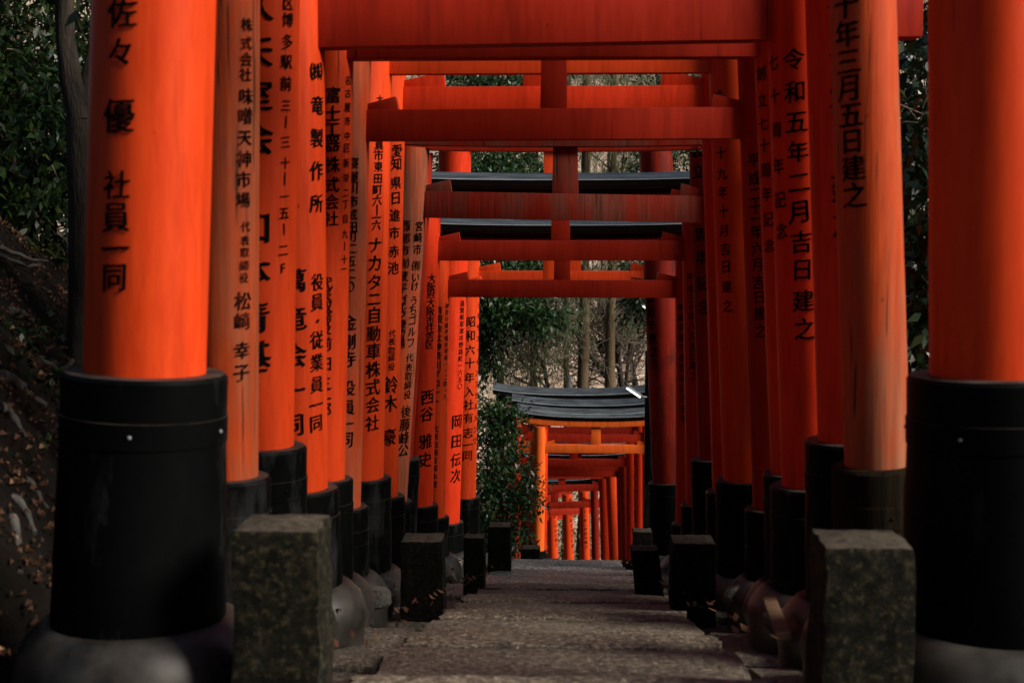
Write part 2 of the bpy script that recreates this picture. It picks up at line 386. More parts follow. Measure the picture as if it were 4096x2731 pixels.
# ------------------------------------------------------------------ brush lettering
GL = {}
def glyph(ch):
    if ch in GL: return GL[ch]
    c = bpy.data.curves.new('glyph', 'FONT'); c.body = ch; c.size = 1; c.resolution_u = 3; c.fill_mode = 'FRONT'
    o = bpy.data.objects.new('glyph', c); COL.objects.link(o)
    bpy.context.view_layer.update()
    me = bpy.data.meshes.new_from_object(o.evaluated_get(bpy.context.evaluated_depsgraph_get()))
    b = bmesh.new(); b.from_mesh(me)
    bmesh.ops.remove_doubles(b, verts=b.verts, dist=.0008)
    for _ in range(3):
        es = [e for e in b.edges if abs(e.verts[0].co.x - e.verts[1].co.x) > .16]
        if not es: break
        bmesh.ops.subdivide_edges(b, edges=es, cuts=1); bmesh.ops.triangulate(b, faces=b.faces)
    b.verts.index_update()
    r = ([tuple(v.co) for v in b.verts], [tuple(v.index for v in f.verts) for f in b.faces])
    b.free(); bpy.data.objects.remove(o); bpy.data.curves.remove(c); bpy.data.meshes.remove(me)
    GL[ch] = r; return r
K = 4096 / 2352.0
REF = glyph('国')[0]
RX = (min(p[0] for p in REF) + max(p[0] for p in REF)) / 2; RY = (min(p[1] for p in REF) + max(p[1] for p in REF)) / 2
rt = random.Random(11)
def write(mb, pil, cols):
    """cols: (characters, v positions or (v0, v1), u at first, u at last, size), in 2352-pixel photo coordinates"""
    P, ax, r, d = pil['P'], pil['ax'], pil['r'] , pil['d']; e1, e2 = frame(ax)
    for chars, vp, u0, u1, size in cols:
        n = len(chars)
        if len(vp) != n or n == 2 and isinstance(vp, tuple): vp = [vp[0] + (vp[1] - vp[0]) * i / max(1, n - 1) for i in range(n)]
        for i, ch in enumerate(chars):
            if ch == ' ': continue
            t = (vp[i] - vp[0]) / max(1e-6, vp[-1] - vp[0]) if n > 1 else 0
            u = (u0 + (u1 - u0) * t) * K; v = vp[i] * K
            D = ray(u, v).normalized()
            cr = D.cross(ax); L = cr.length; cr = cr / L                         # closest approach of ray and axis
            off = P.dot(cr); sgn = off
            h0 = None
            # ray point nearest the axis
            A = D; B = ax; a_b = A.dot(B); w0 = -P
            den = 1 - a_b * a_b; tr = (a_b * B.dot(w0) - A.dot(w0)) / den
            dist = min(abs(off), r * .985)
            X = A * (tr - math.sqrt(max(0, r * r - dist * dist)) / L)
            h = (X - P).dot(ax); q = X - P - ax * h
            th0 = math.atan2(q.dot(e2), q.dot(e1))
            em = size * (.84 if size < 50 else .95) * K / F * d / .90
            gv, gf = glyph(ch)
            sh = .07 + rt.uniform(-.02, .03); rr = rt.uniform(-.035, .035); sc = em * rt.uniform(.95, 1.05)
            cxx, cy = (RX, RY) if ord(ch) > 255 else (.28, .36)
            out = []
            kb = max(.55, min(1.7, size / 38))
            for ci, (ox, oy) in enumerate(((-.016 * kb, .002), (.016 * kb, .006 * kb), (.001, -.006 * kb))):   # brush weight: three passes of the stroke
                out = []
                for gx_, gy_, _ in gv:
                    x = (gx_ - cxx) + ox; yv = (gy_ - cy) + oy
                    x += .011 * math.sin(yv * 23 + i * 1.7) + .007 * math.sin(yv * 51 + i); yv += .012 * math.sin(x * 19 + i * 2.3) + .008 * math.sin(x * 47 + i)
                    yv += sh * x; x, yv = x - rr * yv, yv + rr * x
                    a = th0 + x * sc * 1.0 / r; hh = h + yv * sc
                    rr2 = r * (1 + pil['wob']) + .0022 + .0004 * ci
                    out.append(P + ax * hh + e1 * (rr2 * math.cos(a)) + e2 * (rr2 * math.sin(a)))
                mb.add(out, gf)

# ------------------------------------------------------------------ torii gates
def center(u, v, d, r, side):
    p = W(u, v, d); phi = math.atan2(p.x, p.y)
    p.x += side * r / math.cos(phi); return p
def pillar(root, d, A, B, r, side, zs, rsl, ztop, mat, smat, text=None, ink='ink', basestone=True, seed=0, label=None):
    ax = (A - B).normalized()
    if ax.z < 0: ax = -ax
    def at(z): return A + ax * ((z - A.z) / ax.z)
    zg = zp(d) + (0.0)
    P0 = at(zg + .10); hs = (zs - P0.z) / ax.z; ht = (ztop - P0.z) / ax.z
    mb = MB(); n = 14
    mb.lathe(P0, ax, [(ht * i / n, r * (1.012 - .012 * i / n)) for i in range(n + 1)], 56, seed=seed)
    pl = mb.build('pillar', mat, root)
    if label: pl['label'] = label
    sb = MB(); rb = rsl * 1.07
    prof = [(-.02, rb), (hs * .5, rsl * 1.03), (hs - .17, rsl), (hs - .168, rsl + .003), (hs - .105, rsl + .003), (hs - .103, rsl), (hs - .010, rsl), (hs, rsl - .008), (hs + .001, r * .98)]
    sb.lathe(P0, ax, prof, 48, seed=seed, wob=.004)
    e1, e2 = frame(ax)
    for k in range(5):                                                          # rivets of the band
        a = k * 2 * math.pi / 5 + seed
        for hh in (hs - .135,):
            c = P0 + ax * hh + (e1 * math.cos(a) + e2 * math.sin(a)) * (rsl + .003)
            sb.lathe(c, (e1 * math.cos(a) + e2 * math.sin(a)), [(-.004, .0055), (.002, .005), (.004, .0025)], 8, mi=1)
    sb.build('sleeve', [smat, M['metal'] if d < 4 else smat], pl)
    if basestone:
        q = rb + .085; bb = MB()
        bb.lathe(Vector((P0.x, P0.y, zg - .06)), Vector((0, 0, 1)), [(-.2, q * .98), (0, q), (.05, q + .012), (.10, q), (.14, q - .02), (.17, q - .05), (.185, rb + .012), (.17, rb - .02)], 40, seed=seed + 5, wob=.02)
        bb.build('base_stone', M['cushion'], pl, angle=60)
    if text:
        pil = dict(P=P0, ax=ax, r=r * 1.012, d=d, wob=0)
        tb = MB(); write(tb, pil, text); tb.build('inscription', M[ink], pl, smooth=False)
    return at, P0
def beam(mb, A, B, hy, hgt, jut, mi=0):                                          # horizontal timber, A and B on its underside
    X = (B - A).normalized(); a = A - X * jut; b = B + X * jut; Y = Vector((-X.y, X.x, 0)).normalized() * hy; Z = Vector((0, 0, hgt))
    mb.hexa([a - Y, b - Y, b + Y, a + Y, a - Y + Z, b - Y + Z, b + Y + Z, a + Y + Z], mi)
def cap_roof(mb, c, X, half, z, rise=.10, sc=1.0):                               # swept black roof with lifted ends
    Y = Vector((-X.y, X.x, 0))
    t1 = [(-.115, 0), (-.115, .065), (.115, .065), (.115, 0)]
    t2 = [(-.165, .066), (-.185, .072), (-.19, .135), (-.175, .142), (0, .215), (.175, .142), (.19, .135), (.185, .072), (.165, .066)]
    for prof, hl in ((t1, half), (t2, half + .06)):
        n = 18; k = len(prof); vs = []
        for i in range(n + 1):
            s = -1 + 2 * i / n; dz = rise * abs(s) ** 2.6
            for (py, pz) in prof: vs.append(c + X * (s * hl) + Y * (py * sc) + Vector((0, 0, z + dz + pz * sc)))
        fs = [(i*k + j, (i+1)*k + j, (i+1)*k + (j+1) % k, i*k + (j+1) % k) for i in range(n) for j in range(k)]
        fs += [tuple(range(k)), tuple(n*k + j for j in range(k - 1, -1, -1))]
        mb.add(vs, fs)
    for py, pz, hl in ((-.191, .139, half + .06), (-.117, .06, half)):            # folded edges, with caught light put into their pale colour
        pts = [c + X * (s * hl) + Y * (py * sc) + Vector((0, 0, z + rise * abs(s) ** 2.6 + pz * sc)) for s in [-1 + 2 * i / 18 for i in range(19)]]
        mb.tube(pts, [.0065 * sc] * 19, 5, 1)
def gate(spec):
    d = spec['d']; r = spec['r']; g = spec
    La, Lb = center(g['L'][0], g['L'][1], d, r, -1), center(g['L'][2], g['L'][3], d, r, -1)
    Ra, Rb = center(g['R'][0], g['R'][1], d, r, 1), center(g['R'][2], g['R'][3], d, r, 1)
    zn0, zn1 = g['nuki'][0], g['nuki'][1]; nh = g['nuki'][2]
    zt = max(zn0, zn1) + nh + g.get('gap', .27)                                  # underside of the lintel
    root = thing('torii_gate', ((Lb.x + Rb.x) / 2, d, zp(d)), g['label'], 'torii gate', 'vermilion torii gates over the stone steps')
    zL = W(2000, g['sl'][0], d).z; zR = W(2600, g['sl'][1], d).z
    sm = g.get('smat', ('black', 'black'))
    pm = g.get('pm', ('fresh', 'fresh'))
    la, _ = pillar(root, d, La, Lb, r, -1, zL, r + g['th'], zt, M[pm[0]], M[sm[0]], g.get('tL'), g.get('ink', 'ink'), seed=int(d * 10))
    ra, _ = pillar(root, d, Ra, Rb, r, 1, zR, r + g['th'], zt, M[pm[1]], M[sm[1]], g.get('tR'), g.get('ink', 'ink'), seed=int(d * 10) + 3)
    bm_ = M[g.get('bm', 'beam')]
    mb = MB(); A = la(zn0); B = ra(zn1); A.z = zn0; B.z = zn1
    ny = g.get('ny', .045)
    beam(mb, A, B, ny, nh, r + g.get('jut', .24)); mb.build('tie_beam', bm_, root, bevel=.004)
    X = (B - A).normalized(); Y = Vector((-X.y, X.x, 0)).normalized()
    def cut(pts2, name, mat):                                                    # plate in the gate's plane, hy thick
        q = MB(); hy = ny * .8
        v = [p - Y * hy for p in pts2] + [p + Y * hy for p in pts2]; m = len(pts2)
        q.add(v, [tuple(range(m)), tuple(2*m - 1 - i for i in range(m))] + [(i, m + i, m + (i+1) % m, (i+1) % m) for i in range(m)])
        return q.build(name, mat, root, bevel=.002)
    Z = Vector((0, 0, 1)); wl, wh = g.get('wedge', (.14, .055))
    for (Q, s) in ((A, 1), (B, -1)):
        for t in (1, -1):                                                        # wedges inside and outside of each pillar
            e = Q + Z * (nh + .0005) + X * (s * t * (r - .012)); f = X * (s * t * wl)
            cut([e, e + f + X * (s * t * .012), e + f + Z * wh, e + Z * wh * .42], 'wedge', bm_)
    Lm = la(zt); Rm = ra(zt); Lm.z = Rm.z = zt; c = (Lm + Rm) / 2
    if g.get('strut', True):
        sw = g.get('sw', .055); q = MB(); cc = (A + B) / 2 + X * g.get('sx', 0)
        q.hexa([cc + X*a*sw + Y*b*ny*.9 + Z*(nh + .0005) for a, b in ((-1,-1),(1,-1),(1,1),(-1,1))] +
               [Vector((cc.x, cc.y, zt - .0005)) + X*a*sw*.92 + Y*b*ny*.9 for a, b in ((-1,-1),(1,-1),(1,1),(-1,1))])
        q.build('strut', bm_, root, bevel=.003)
    lo = g.get('over', .36); X2 = (Rm - Lm).normalized(); half = (Rm - Lm).length / 2 + lo; lh = g.get('lh', .10)
    q = MB(); n = 12; vs = []; Y2 = Vector((-X2.y, X2.x, 0))
    for i in range(n + 1):                                                       # lintel with gently lifted ends
        s = -1 + 2 * i / n; dz = .028 * abs(s) ** 2.6
        for py, pz in ((-.075, 0), (.075, 0), (.075, lh), (-.075, lh)):
            vs.append(c + X2 * (s * (half - .05)) + Y2 * py + Z * (dz + pz))
    q.add(vs, [(i*4 + j, i*4 + (j+1) % 4, (i+1)*4 + (j+1) % 4, (i+1)*4 + j) for i in range(n) for j in range(4)] + [(3, 2, 1, 0), tuple(n*4 + j for j in range(4))])
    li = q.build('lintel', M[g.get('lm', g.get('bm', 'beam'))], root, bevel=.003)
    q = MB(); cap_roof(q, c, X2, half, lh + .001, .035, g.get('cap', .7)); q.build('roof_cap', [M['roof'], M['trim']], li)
    return root
def zv(v, d): return W(2260, v, d).z

G = []
def add(**k): G.append(k)
add(d=3.5, r=.148, L=(864, 0, 823, 1480), R=(3713, 0, 3718, 1480), sl=(1491, 1490), th=.056, nuki=(1.18, 1.18, .2), pm=('fresh', 'fresh'),
    label='nearest torii gate with the thickest bright orange pillars, cut off by both picture edges', lm='fresh', bm='fresh',
    tL=[('佐々', [30, 122], 280, 277, 68), ('優', [268], 272, 272, 74), ('社員一同', [427, 500, 573, 638], 268, 262, 66)])
add(d=4.2, r=.094, L=(1040, 0, 1032, 1900), R=(3316, 0, 3378, 1850), sl=(1909, 1852), th=.040, nuki=(.95, .95, .16), pm=('bare', 'bare'), smat=('black', 'blackworn'),
    label='weathered torii gate with flaking pinkish pillars and rotting wood on its right foot', bm='red', ink='inkfaded',
    tL=[('株式会社', [58, 100, 137, 172], 567, 564, 35), ('味噌天神市場', [222, 268, 317, 366, 413, 460], 565, 559, 42), ('代表取締役', [521, 553, 580, 610, 638], 564, 560, 27), ('松崎', [692, 738], 559, 557, 46), ('幸子', [805, 856], 556, 555, 46)],
    tR=[('十年三月五日建之', [13, 79, 143, 203, 265, 325, 388, 450], 1941, 1962, 58)])
add(d=4.75, r=.125, L=(1198, 0, 1174, 1790), R=(3220, 0, 3271, 1745), sl=(1784, 1750), th=.046, nuki=(.86, .86, .18), pm=('fresh', 'red'),
    label='torii gate with tall black left foot, right behind the flaking pinkish one', bm='red',
    tL=[('久天室会', [15, 120, 222, 320], 591, 588, 72), ('口本', [525, 625], 586, 585, 72), ('青基', [730, 822], 584, 583, 72),
        ('区博多駅前', [8, 47, 97, 143, 193], 662, 657, 38), ('三丨三十丨一五丨二F', [243, 282, 327, 375, 411, 452, 490, 527, 575, 615], 657, 650, 32)],
    tR=[('十二月吉日建之', [15, 100, 180, 262, 345, 430, 513], 1934, 1944, 62)])
add(d=5.6, r=.138, L=(1297, 0, 1310, 1970), R=(3071, 160, 3127, 1920), sl=(1955, 1930), th=.047, nuki=(zv(195, 5.6), zv(167, 5.6), .185), ny=.06, pm=('fresh', 'red'),
    label='torii gate dated 令和五年二月 whose deep red tie beam crosses the top of the picture', jut=.30, strut=True,
    tL=[('㈱', [165], 728, 728, 48), ('竜製作所', [243, 318, 393, 468], 730, 728, 48), ('役員', [648, 694], 730, 729, 46), ('・', [738], 729, 729, 40), ('従業員一同', [781, 833, 883, 930, 972], 729, 727, 46),
        ('萬竜会一同', [645, 732, 817, 898, 976], 678, 674, 54)],
    tR=[('令和五年二月吉日建之', [138, 212, 281, 350, 420, 487, 557, 620, 692, 757], 1823, 1848, 50), ('七十周年記念', [145, 222, 300, 383, 460, 532], 1776, 1795, 42)])
add(d=6.1, r=.105, L=(1414, 220, 1379, 1910), R=(3018, 240, 3085, 1885), sl=(1914, 1882), th=.038, nuki=(zv(238, 6.1), zv(236, 6.1), .15), ny=.06,
    label='torii gate with a dark underlit tie beam, its right pillar dated for a seventieth anniversary 創立七十周年',
    tL=[('富士工器株式会社', [219, 262, 298, 331, 379, 425, 465, 503], 765, 761, 40), ('名古屋市中区新栄二丁目九丨十一', [185, 215, 247, 279, 313, 340, 375, 409, 443, 469, 503, 538, 566, 596, 618], 800, 790, 24),
        ('代表取締役', [652, 678, 704, 730, 755], 748, 747, 34), ('前田三二郎', [790, 836, 881, 905, 941], 747, 745, 38)],
    tR=[('創立七十周年記念', [170, 232, 285, 335, 392, 447, 505, 565], 1748, 1767, 36)])
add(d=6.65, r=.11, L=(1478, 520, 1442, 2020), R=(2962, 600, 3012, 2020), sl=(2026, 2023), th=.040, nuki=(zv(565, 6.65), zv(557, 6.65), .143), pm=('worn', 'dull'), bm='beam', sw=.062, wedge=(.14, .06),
    label='torii gate dated 平成二十一年六月 with a brown weathered left pillar', gap=.30,
    tL=[('寝屋川市成田町', [375, 408, 433, 463, 494, 522, 543], 812, 809, 30), ('二五二〇', [571, 600, 629, 659], 808, 803, 30), ('金剛寺', [742, 786, 825], 802, 800, 42), ('役員一同', [892, 936, 974, 1010], 800, 795, 40)],
    tR=[('平成二十一年六月吉日建之', [369, 411, 446, 476, 503, 533, 572, 608, 649, 683, 721, 760], 1732, 1747, 36)])
add(d=7.4, r=.14, L=(1567, 300, 1533, 1905), R=(2835, 300, 2893, 1910), sl=(1908, 1909), th=.044, nuki=(zv(298, 7.4), zv(296, 7.4), .17), bm='fresh', wedge=(.02, .01),
    label='torii gate dated 十九年十月 with bright orange tie beam',
    tL=[('大', [228], 873, 873, 20), ('真市東田町六丨一六', [333, 357, 383, 410, 436, 460, 483, 500, 517], 871, 865, 28), ('ナカタニ自動車株式会社', [563, 605, 648, 687, 724, 766, 807, 849, 890, 930, 972], 863, 856, 42)],
    tR=[('成', [222], 1649, 1649, 28), ('十九年十月吉日建之', [352, 400, 442, 486, 530, 573, 613, 659, 703], 1656, 1671, 32)])
add(d=8.2, r=.105, L=(1618, 600, 1590, 1980), R=(2803, 400, 2853, 1950), sl=(1982, 1956), th=.045, nuki=(zv(452, 8.2), zv(448, 8.2), .145), sw=.10, wedge=(.235, .085), pm=('fresh', 'red'), bm='red', gap=.2, sx=-.07,
    label='torii gate with the largest wedges and the widest central strut',
    tL=[('愛知県日進市赤池', [347, 377, 420, 455, 495, 535, 578, 616], 913, 904, 33), ('代表取締役', [766, 785, 805, 822, 842], 901, 899, 20), ('鈴木', [885, 927], 898, 897, 44), ('豪', [1005], 894, 894, 46)])
add(d=8.9, r=.115, L=(1702, 850, 1628, 1990), R=(2824, 850, 2851, 2020), sl=(1998, 2020), th=.036, nuki=(zv(870, 8.9), zv(893, 8.9), .165), sw=.082, wedge=(.17, .075), pm=('worn', 'red'), bm='beamworn', gap=.27, ink='ink',
    label='torii gate with a slanting stained tie beam and a grey weathered leaning left pillar',
    tL=[('宮崎市㈲いけうちゴルフ', [520, 546, 573, 610, 637, 657, 691, 712, 735, 762, 787], 963, 944, 27), ('代表取締役', [822, 844, 864, 884, 906], 941, 936, 23), ('後藤峰公', [945, 975, 1006, 1034], 933, 927, 34),
        ('西都市㈲蔵平ゴルフ練習場', [518, 548, 575, 605, 635, 662, 690, 705, 724, 745, 768, 790], 931, 919, 27)])
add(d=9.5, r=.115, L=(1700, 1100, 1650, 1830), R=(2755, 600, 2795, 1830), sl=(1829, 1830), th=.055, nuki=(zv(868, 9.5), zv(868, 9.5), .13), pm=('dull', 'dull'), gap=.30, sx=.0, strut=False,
    label='dark red torii gate with the tallest black feet among the middle gates, marked 周年記念',
    tR=[('設立', [345, 394], 1602, 1604, 38), ('周年記念', [540, 591, 651, 706], 1609, 1618, 38)])
add(d=10.3, r=.12, L=(1762, 900, 1731, 2010), R=(2727, 900, 2745, 2010), sl=(2016, 2012), th=.042, nuki=(zv(1043, 10.3), zv(1041, 10.3), .145), sw=.07, wedge=(.155, .06), gap=.23, pm=('red', 'red'),
    label='torii gate dated 平成三十年八月 with clean red tie beam under a shining black roof',
    tL=[('大阪府大阪市住吉区', [639, 659, 675, 695, 715, 736, 754, 774, 791], 992, 987, 25), ('西谷', [912, 951], 983, 981, 40), ('雅史', [1014, 1056], 979, 977, 40)],
    tR=[('平成三十年八月吉日建之', [637, 662, 686, 707, 727, 749, 773, 797, 817, 839, 863], 1585, 1593, 23)])
add(d=11.0, r=.10, L=(1801, 1050, 1780, 2060), R=(2701, 1150, 2703, 2088), sl=(2064, 2089), th=.034, nuki=(zv(1188, 11), zv(1190, 11), .135), sw=.064, wedge=(.15, .06), gap=.22, pm=('fresh', 'red'),
    label='torii gate with the lowest tie beam of the near flight, framing the trees beyond',
    tL=[('神奈川県平塚市平塚一丶二四丶八', (703, 911), 1027, 1022, 15), ('有限会社神奈川グロート', (712, 922), 1008, 1001, 22), ('代表取締役塚本茂', (985, 1112), 1000, 997, 17)],
    tR=[('御鎮座壹千参百年記念聖年', (706, 962), 1563, 1571, 20)])
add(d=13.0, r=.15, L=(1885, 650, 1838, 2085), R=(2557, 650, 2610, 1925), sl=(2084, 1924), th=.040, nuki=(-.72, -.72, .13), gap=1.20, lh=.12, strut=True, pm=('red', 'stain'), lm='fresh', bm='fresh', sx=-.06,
    label='tallest torii gate of the near flight with a dark stained right pillar',
    tL=[('滋賀県草津市野路町一六五〇', (697, 887), 1062, 1056, 16), ('岡田伝次', [968, 1013, 1056, 1093], 1051, 1048, 36)],
    tR=[('年初午建之', [687, 717, 746, 778, 808], 1492, 1501, 27)])
add(d=14.5, r=.13, L=(1918, 1150, 1903, 1985), R=(2605, 1100, 2632, 1960), sl=(1986, 1960), th=.044, nuki=(zv(1148, 14.5), zv(1148, 14.5), .165), wedge=(.22, .085), gap=.30, pm=('fresh', 'dull'), bm='fresh', sw=.11, sx=.05,
    label='last torii gate before the gap in the tunnel, dated 昭和六十年 on its left pillar',
    tL=[('昭和六十年入社有志一同', [739, 771, 804, 834, 867, 900, 930, 960, 994, 1022, 1046], 1082, 1074, 28), ('テキサス・インスツルメンツ', (700, 1012), 1100, 1091, 19)])
for g in G: gate(g)

# lower flight of gates, beyond the gap
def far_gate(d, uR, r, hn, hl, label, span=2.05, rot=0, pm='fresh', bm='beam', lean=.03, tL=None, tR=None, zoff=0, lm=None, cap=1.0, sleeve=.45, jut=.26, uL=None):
    zg = zp(d); xr = W(uR, 1950, d).x + r
    X = Vector((math.cos(rot), math.sin(rot), 0)); Rc = Vector((xr, d, zg)); Lc = Rc - X * (span + .12)
    if uL: Lc = Vector((W(uL, 1950, d).x - r, d, zg)); 
    root = thing('torii_gate', (Rc + Lc) / 2, label, 'torii gate', 'vermilion torii gates over the stone steps')
    zt = zg + hl
    tops = []
    for (Q, s, tx) in ((Lc, 1, tL), (Rc, -1, tR)):
        T = Q + X * (s * lean * hl) + Vector((0, 0, hl))
        at, _ = pillar(root, d if Q is Rc else Q.y, T, Q, r, s, zg + sleeve, r + .04, zt, M[pm], M['black'], tx, seed=int(d * 7))
        tops.append((at(zg + hn), at(zt)))
    # pillars stand on the ground of their own place on the bend
    A, B = tops[0][0], tops[1][0]; A.z = B.z = zg + hn
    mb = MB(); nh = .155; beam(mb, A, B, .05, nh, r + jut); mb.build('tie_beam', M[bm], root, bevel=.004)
    Xb = (B - A).normalized(); Y = Vector((-Xb.y, Xb.x, 0)); Z = Vector((0, 0, 1))
    for (Q, s) in ((A, 1), (B, -1)):
        for t in (1, -1):
            e = Q + Z * (nh + .0005) + Xb * (s * t * (r - .01)); f = Xb * (s * t * .17)
            p = [e, e + f + Xb * (s*t*.012), e + f + Z * .075, e + Z * .03]
            q = MB(); q.add([k - Y * .04 for k in p] + [k + Y * .04 for k in p], [(0, 1, 2, 3), (7, 6, 5, 4)] + [(i, 4+i, 4+(i+1) % 4, (i+1) % 4) for i in range(4)])
            q.build('wedge', M[bm], root)
    q = MB(); cc = (A + B) / 2; q.hexa([cc + Xb*a*.09 + Y*b*.045 + Z*(nh+.0005) for a, b in ((-1,-1),(1,-1),(1,1),(-1,1))] + [Vector((cc.x, cc.y, zt-.0005)) + Xb*a*.085 + Y*b*.045 for a, b in ((-1,-1),(1,-1),(1,1),(-1,1))])
    q.build('strut', M[bm], root, bevel=.003)
    Lm, Rm = tops[0][1], tops[1][1]; half = (Rm - Lm).length / 2 + .42; c = (Lm + Rm) / 2; c.z = zt
    q = MB(); n = 12; vs = []
    for i in range(n + 1):
        s = -1 + 2 * i / n; dz = .09 * abs(s) ** 2.6
        for py, pz in ((-.08, 0), (.08, 0), (.08, .10), (-.08, .10)): vs.append(c + Xb * (s * (half - .05)) + Y * py + Z * (dz + pz))
    q.add(vs, [(i*4 + j, i*4 + (j+1) % 4, (i+1)*4 + (j+1) % 4, (i+1)*4 + j) for i in range(n) for j in range(4)] + [(3, 2, 1, 0), tuple(n*4 + j for j in range(4))])
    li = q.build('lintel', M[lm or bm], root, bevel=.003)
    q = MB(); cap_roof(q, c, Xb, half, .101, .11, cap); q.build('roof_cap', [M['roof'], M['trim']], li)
    return root
def h_at(v, d): return W(2350, v, d).z - zp(d)
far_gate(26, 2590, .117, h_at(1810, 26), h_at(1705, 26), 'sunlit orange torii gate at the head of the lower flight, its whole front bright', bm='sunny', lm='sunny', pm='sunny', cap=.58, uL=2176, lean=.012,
         tL=[('㈱', [1048], 1086, 1086, 13), ('Lifestyle', (1075, 1165), 1086, 1084, 13), ('コロコロ', (1175, 1208), 1084, 1083, 11), ('廣之', (1235, 1258), 1083, 1082, 12)])
far_gate(27.1, 2573, .11, h_at(1768, 27.1), h_at(1700, 27.1), 'red torii gate directly behind the sunlit one, its roof just showing above it', uL=2186, lean=.01, pm='red', tR=[('十七年八月吉日建之', (1050, 1175), 1480, 1484, 10)])
far_gate(28.3, 2540, .115, h_at(1740, 28.3), h_at(1672, 28.3), 'red torii gate dated 和二年十月 on the right of the lower flight', uL=2160, lean=.01, pm='red', cap=1.3, tR=[('和二年十月吉日建之', (1062, 1192), 1451, 1458, 16)])
far_gate(29.6, 2508, .11, h_at(1864, 29.6), h_at(1632, 29.6), 'tall torii gate whose broad grey roof is the highest of the lower flight', uL=2080, lean=.01, pm='red', cap=1.5, tR=[('平成二十年七月吉日建之', (1090, 1200), 1440, 1443, 9)])
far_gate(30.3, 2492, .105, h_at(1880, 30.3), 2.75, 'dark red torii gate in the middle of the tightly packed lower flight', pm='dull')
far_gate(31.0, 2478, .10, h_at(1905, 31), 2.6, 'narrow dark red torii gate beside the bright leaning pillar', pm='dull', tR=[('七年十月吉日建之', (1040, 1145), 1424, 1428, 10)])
far_gate(32.2, 2444, .125, h_at(1912, 32.2), 2.75, 'torii gate whose right pillar glows orange along one edge', rot=.05, lean=.05)
far_gate(33.8, 2408, .11, h_at(1960, 33.8), 2.6, 'shaded red torii gate left of the glowing orange pillar', rot=.12, pm='red')
far_gate(35.4, 2372, .10, h_at(2026, 35.4), 2.5, 'torii gate with the lowest dark tie beam in the lower tunnel', rot=.2, pm='dull')
far_gate(37.4, 2327, .125, 2.0, 2.6, 'leaning orange torii gate, right of the three pillars against the undergrowth', rot=.30, tR=[('平成三十一年二月初午建之', (1145, 1255), 1342, 1347, 9)])
far_gate(39.4, 2258, .145, 2.1, 2.7, 'leaning orange torii gate dated 二十九年五月, middle of the three pillars against the undergrowth', rot=.42, tR=[('成二十九年五月吉日建之', (1148, 1265), 1310, 1316, 11)])
far_gate(41.4, 2196, .15, 2.1, 2.7, 'leaning orange torii gate, left of the three pillars against the undergrowth', rot=.55, tR=[('平成二十年二月吉日建之', (1145, 1250), 1272, 1278, 9)])

# the tunnel goes on uphill of the camera
for yb, lb in ((1.75, 'torii gate level with the photographer, just outside the picture'), (.6, 'torii gate one pace uphill of the photographer'), (-.6, 'torii gate two paces uphill of the photographer'), (-1.9, 'torii gate three paces uphill of the photographer'), (-3.3, 'torii gate four paces uphill of the photographer')):
    gu = lambda x: x
    root = thing('torii_gate', (0, yb, zp(yb)), lb, 'torii gate', 'vermilion torii gates over the stone steps')
    zg = zp(yb); zt = zg + 2.75
    for sx_ in (-1, 1):
        Bq = Vector((sx_ * 1.12, yb, zg)); Tq = Vector((sx_ * 1.06, yb, zt)); pillar(root, yb, Tq, Bq, .12, sx_, zg + .6, .165, zt, M['fresh'], M['black'], seed=int(yb * 10) + 40)
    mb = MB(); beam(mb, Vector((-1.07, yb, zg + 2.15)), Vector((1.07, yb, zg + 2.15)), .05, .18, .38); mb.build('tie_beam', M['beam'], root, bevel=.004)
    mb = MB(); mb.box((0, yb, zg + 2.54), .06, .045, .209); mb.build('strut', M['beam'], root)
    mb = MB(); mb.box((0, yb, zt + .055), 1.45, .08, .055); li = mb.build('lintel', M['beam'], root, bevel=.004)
    q = MB(); cap_roof(q, Vector((0, yb, zt)), Vector((1, 0, 0)), 1.5, .111, .09, 1.2); q.build('roof_cap', [M['roof'], M['trim']], li)

# ------------------------------------------------------------------ granite posts beside the steps
def stone_post(u0, u1, vtop, d, hw, side_w, label, mat='postdark', seed=0, lean=0, depth=None):
    c = W((u0 + u1) / 2, vtop, d); zg = zp(d) - .25; depth = depth or hw
    mb = MB(); n = 6; rr = random.Random(seed); vs = []; m = 9
    zt = c.z
    rings = []
    for j in range(m + 1):
        t = j / m; z = zg + (zt - zg) * t
        ring = []
        for sx, sy in [(-1 + 2*i/n, -1) for i in range(n)] + [(1, -1 + 2*i/n) for i in range(n)] + [(1 - 2*i/n, 1) for i in range(n)] + [(-1, 1 - 2*i/n) for i in range(n)]:
            k = 1.06 - .06 * t
            ring.append(Vector((c.x + sx * hw * k + (rr.random() - .5) * .009 + lean * (z - zt), d + depth + sy * depth * k + (rr.random() - .5) * .006, z)))
        rings.append(ring)
    pk = hw * .24
    for ins, dz in ((.965, .012), (.60, pk * .62), (.28, pk * .93)):
        rings.append([Vector((c.x + (p.x - c.x) * ins, d + depth + (p.y - d - depth) * ins, zt + dz + (rr.random() - .5) * .004)) for p in rings[m]])
    L = 4 * n
    for ring in rings: vs += ring
    fs = [(j*L + k, j*L + (k+1) % L, (j+1)*L + (k+1) % L, (j+1)*L + k) for j in range(len(rings) - 1) for k in range(L)]
    fs.append(tuple((len(rings)-1)*L + k for k in range(L)))
    mb.add(vs, fs)
    o = mb.build('stone_post', M[mat], angle=25, bevel=.003)
    lo = Vector((c.x, d + depth, zp(d)))
    o.data.transform(Matrix.Translation(-lo)); o.location = lo
    return tag(o, label, 'stone post', 'granite posts lining the steps')
stone_post(919, 1272, 2148, 3.2, .099, 0, 'mossy granite post in front of the thick black left foot of the nearest gate', 'post', 1)
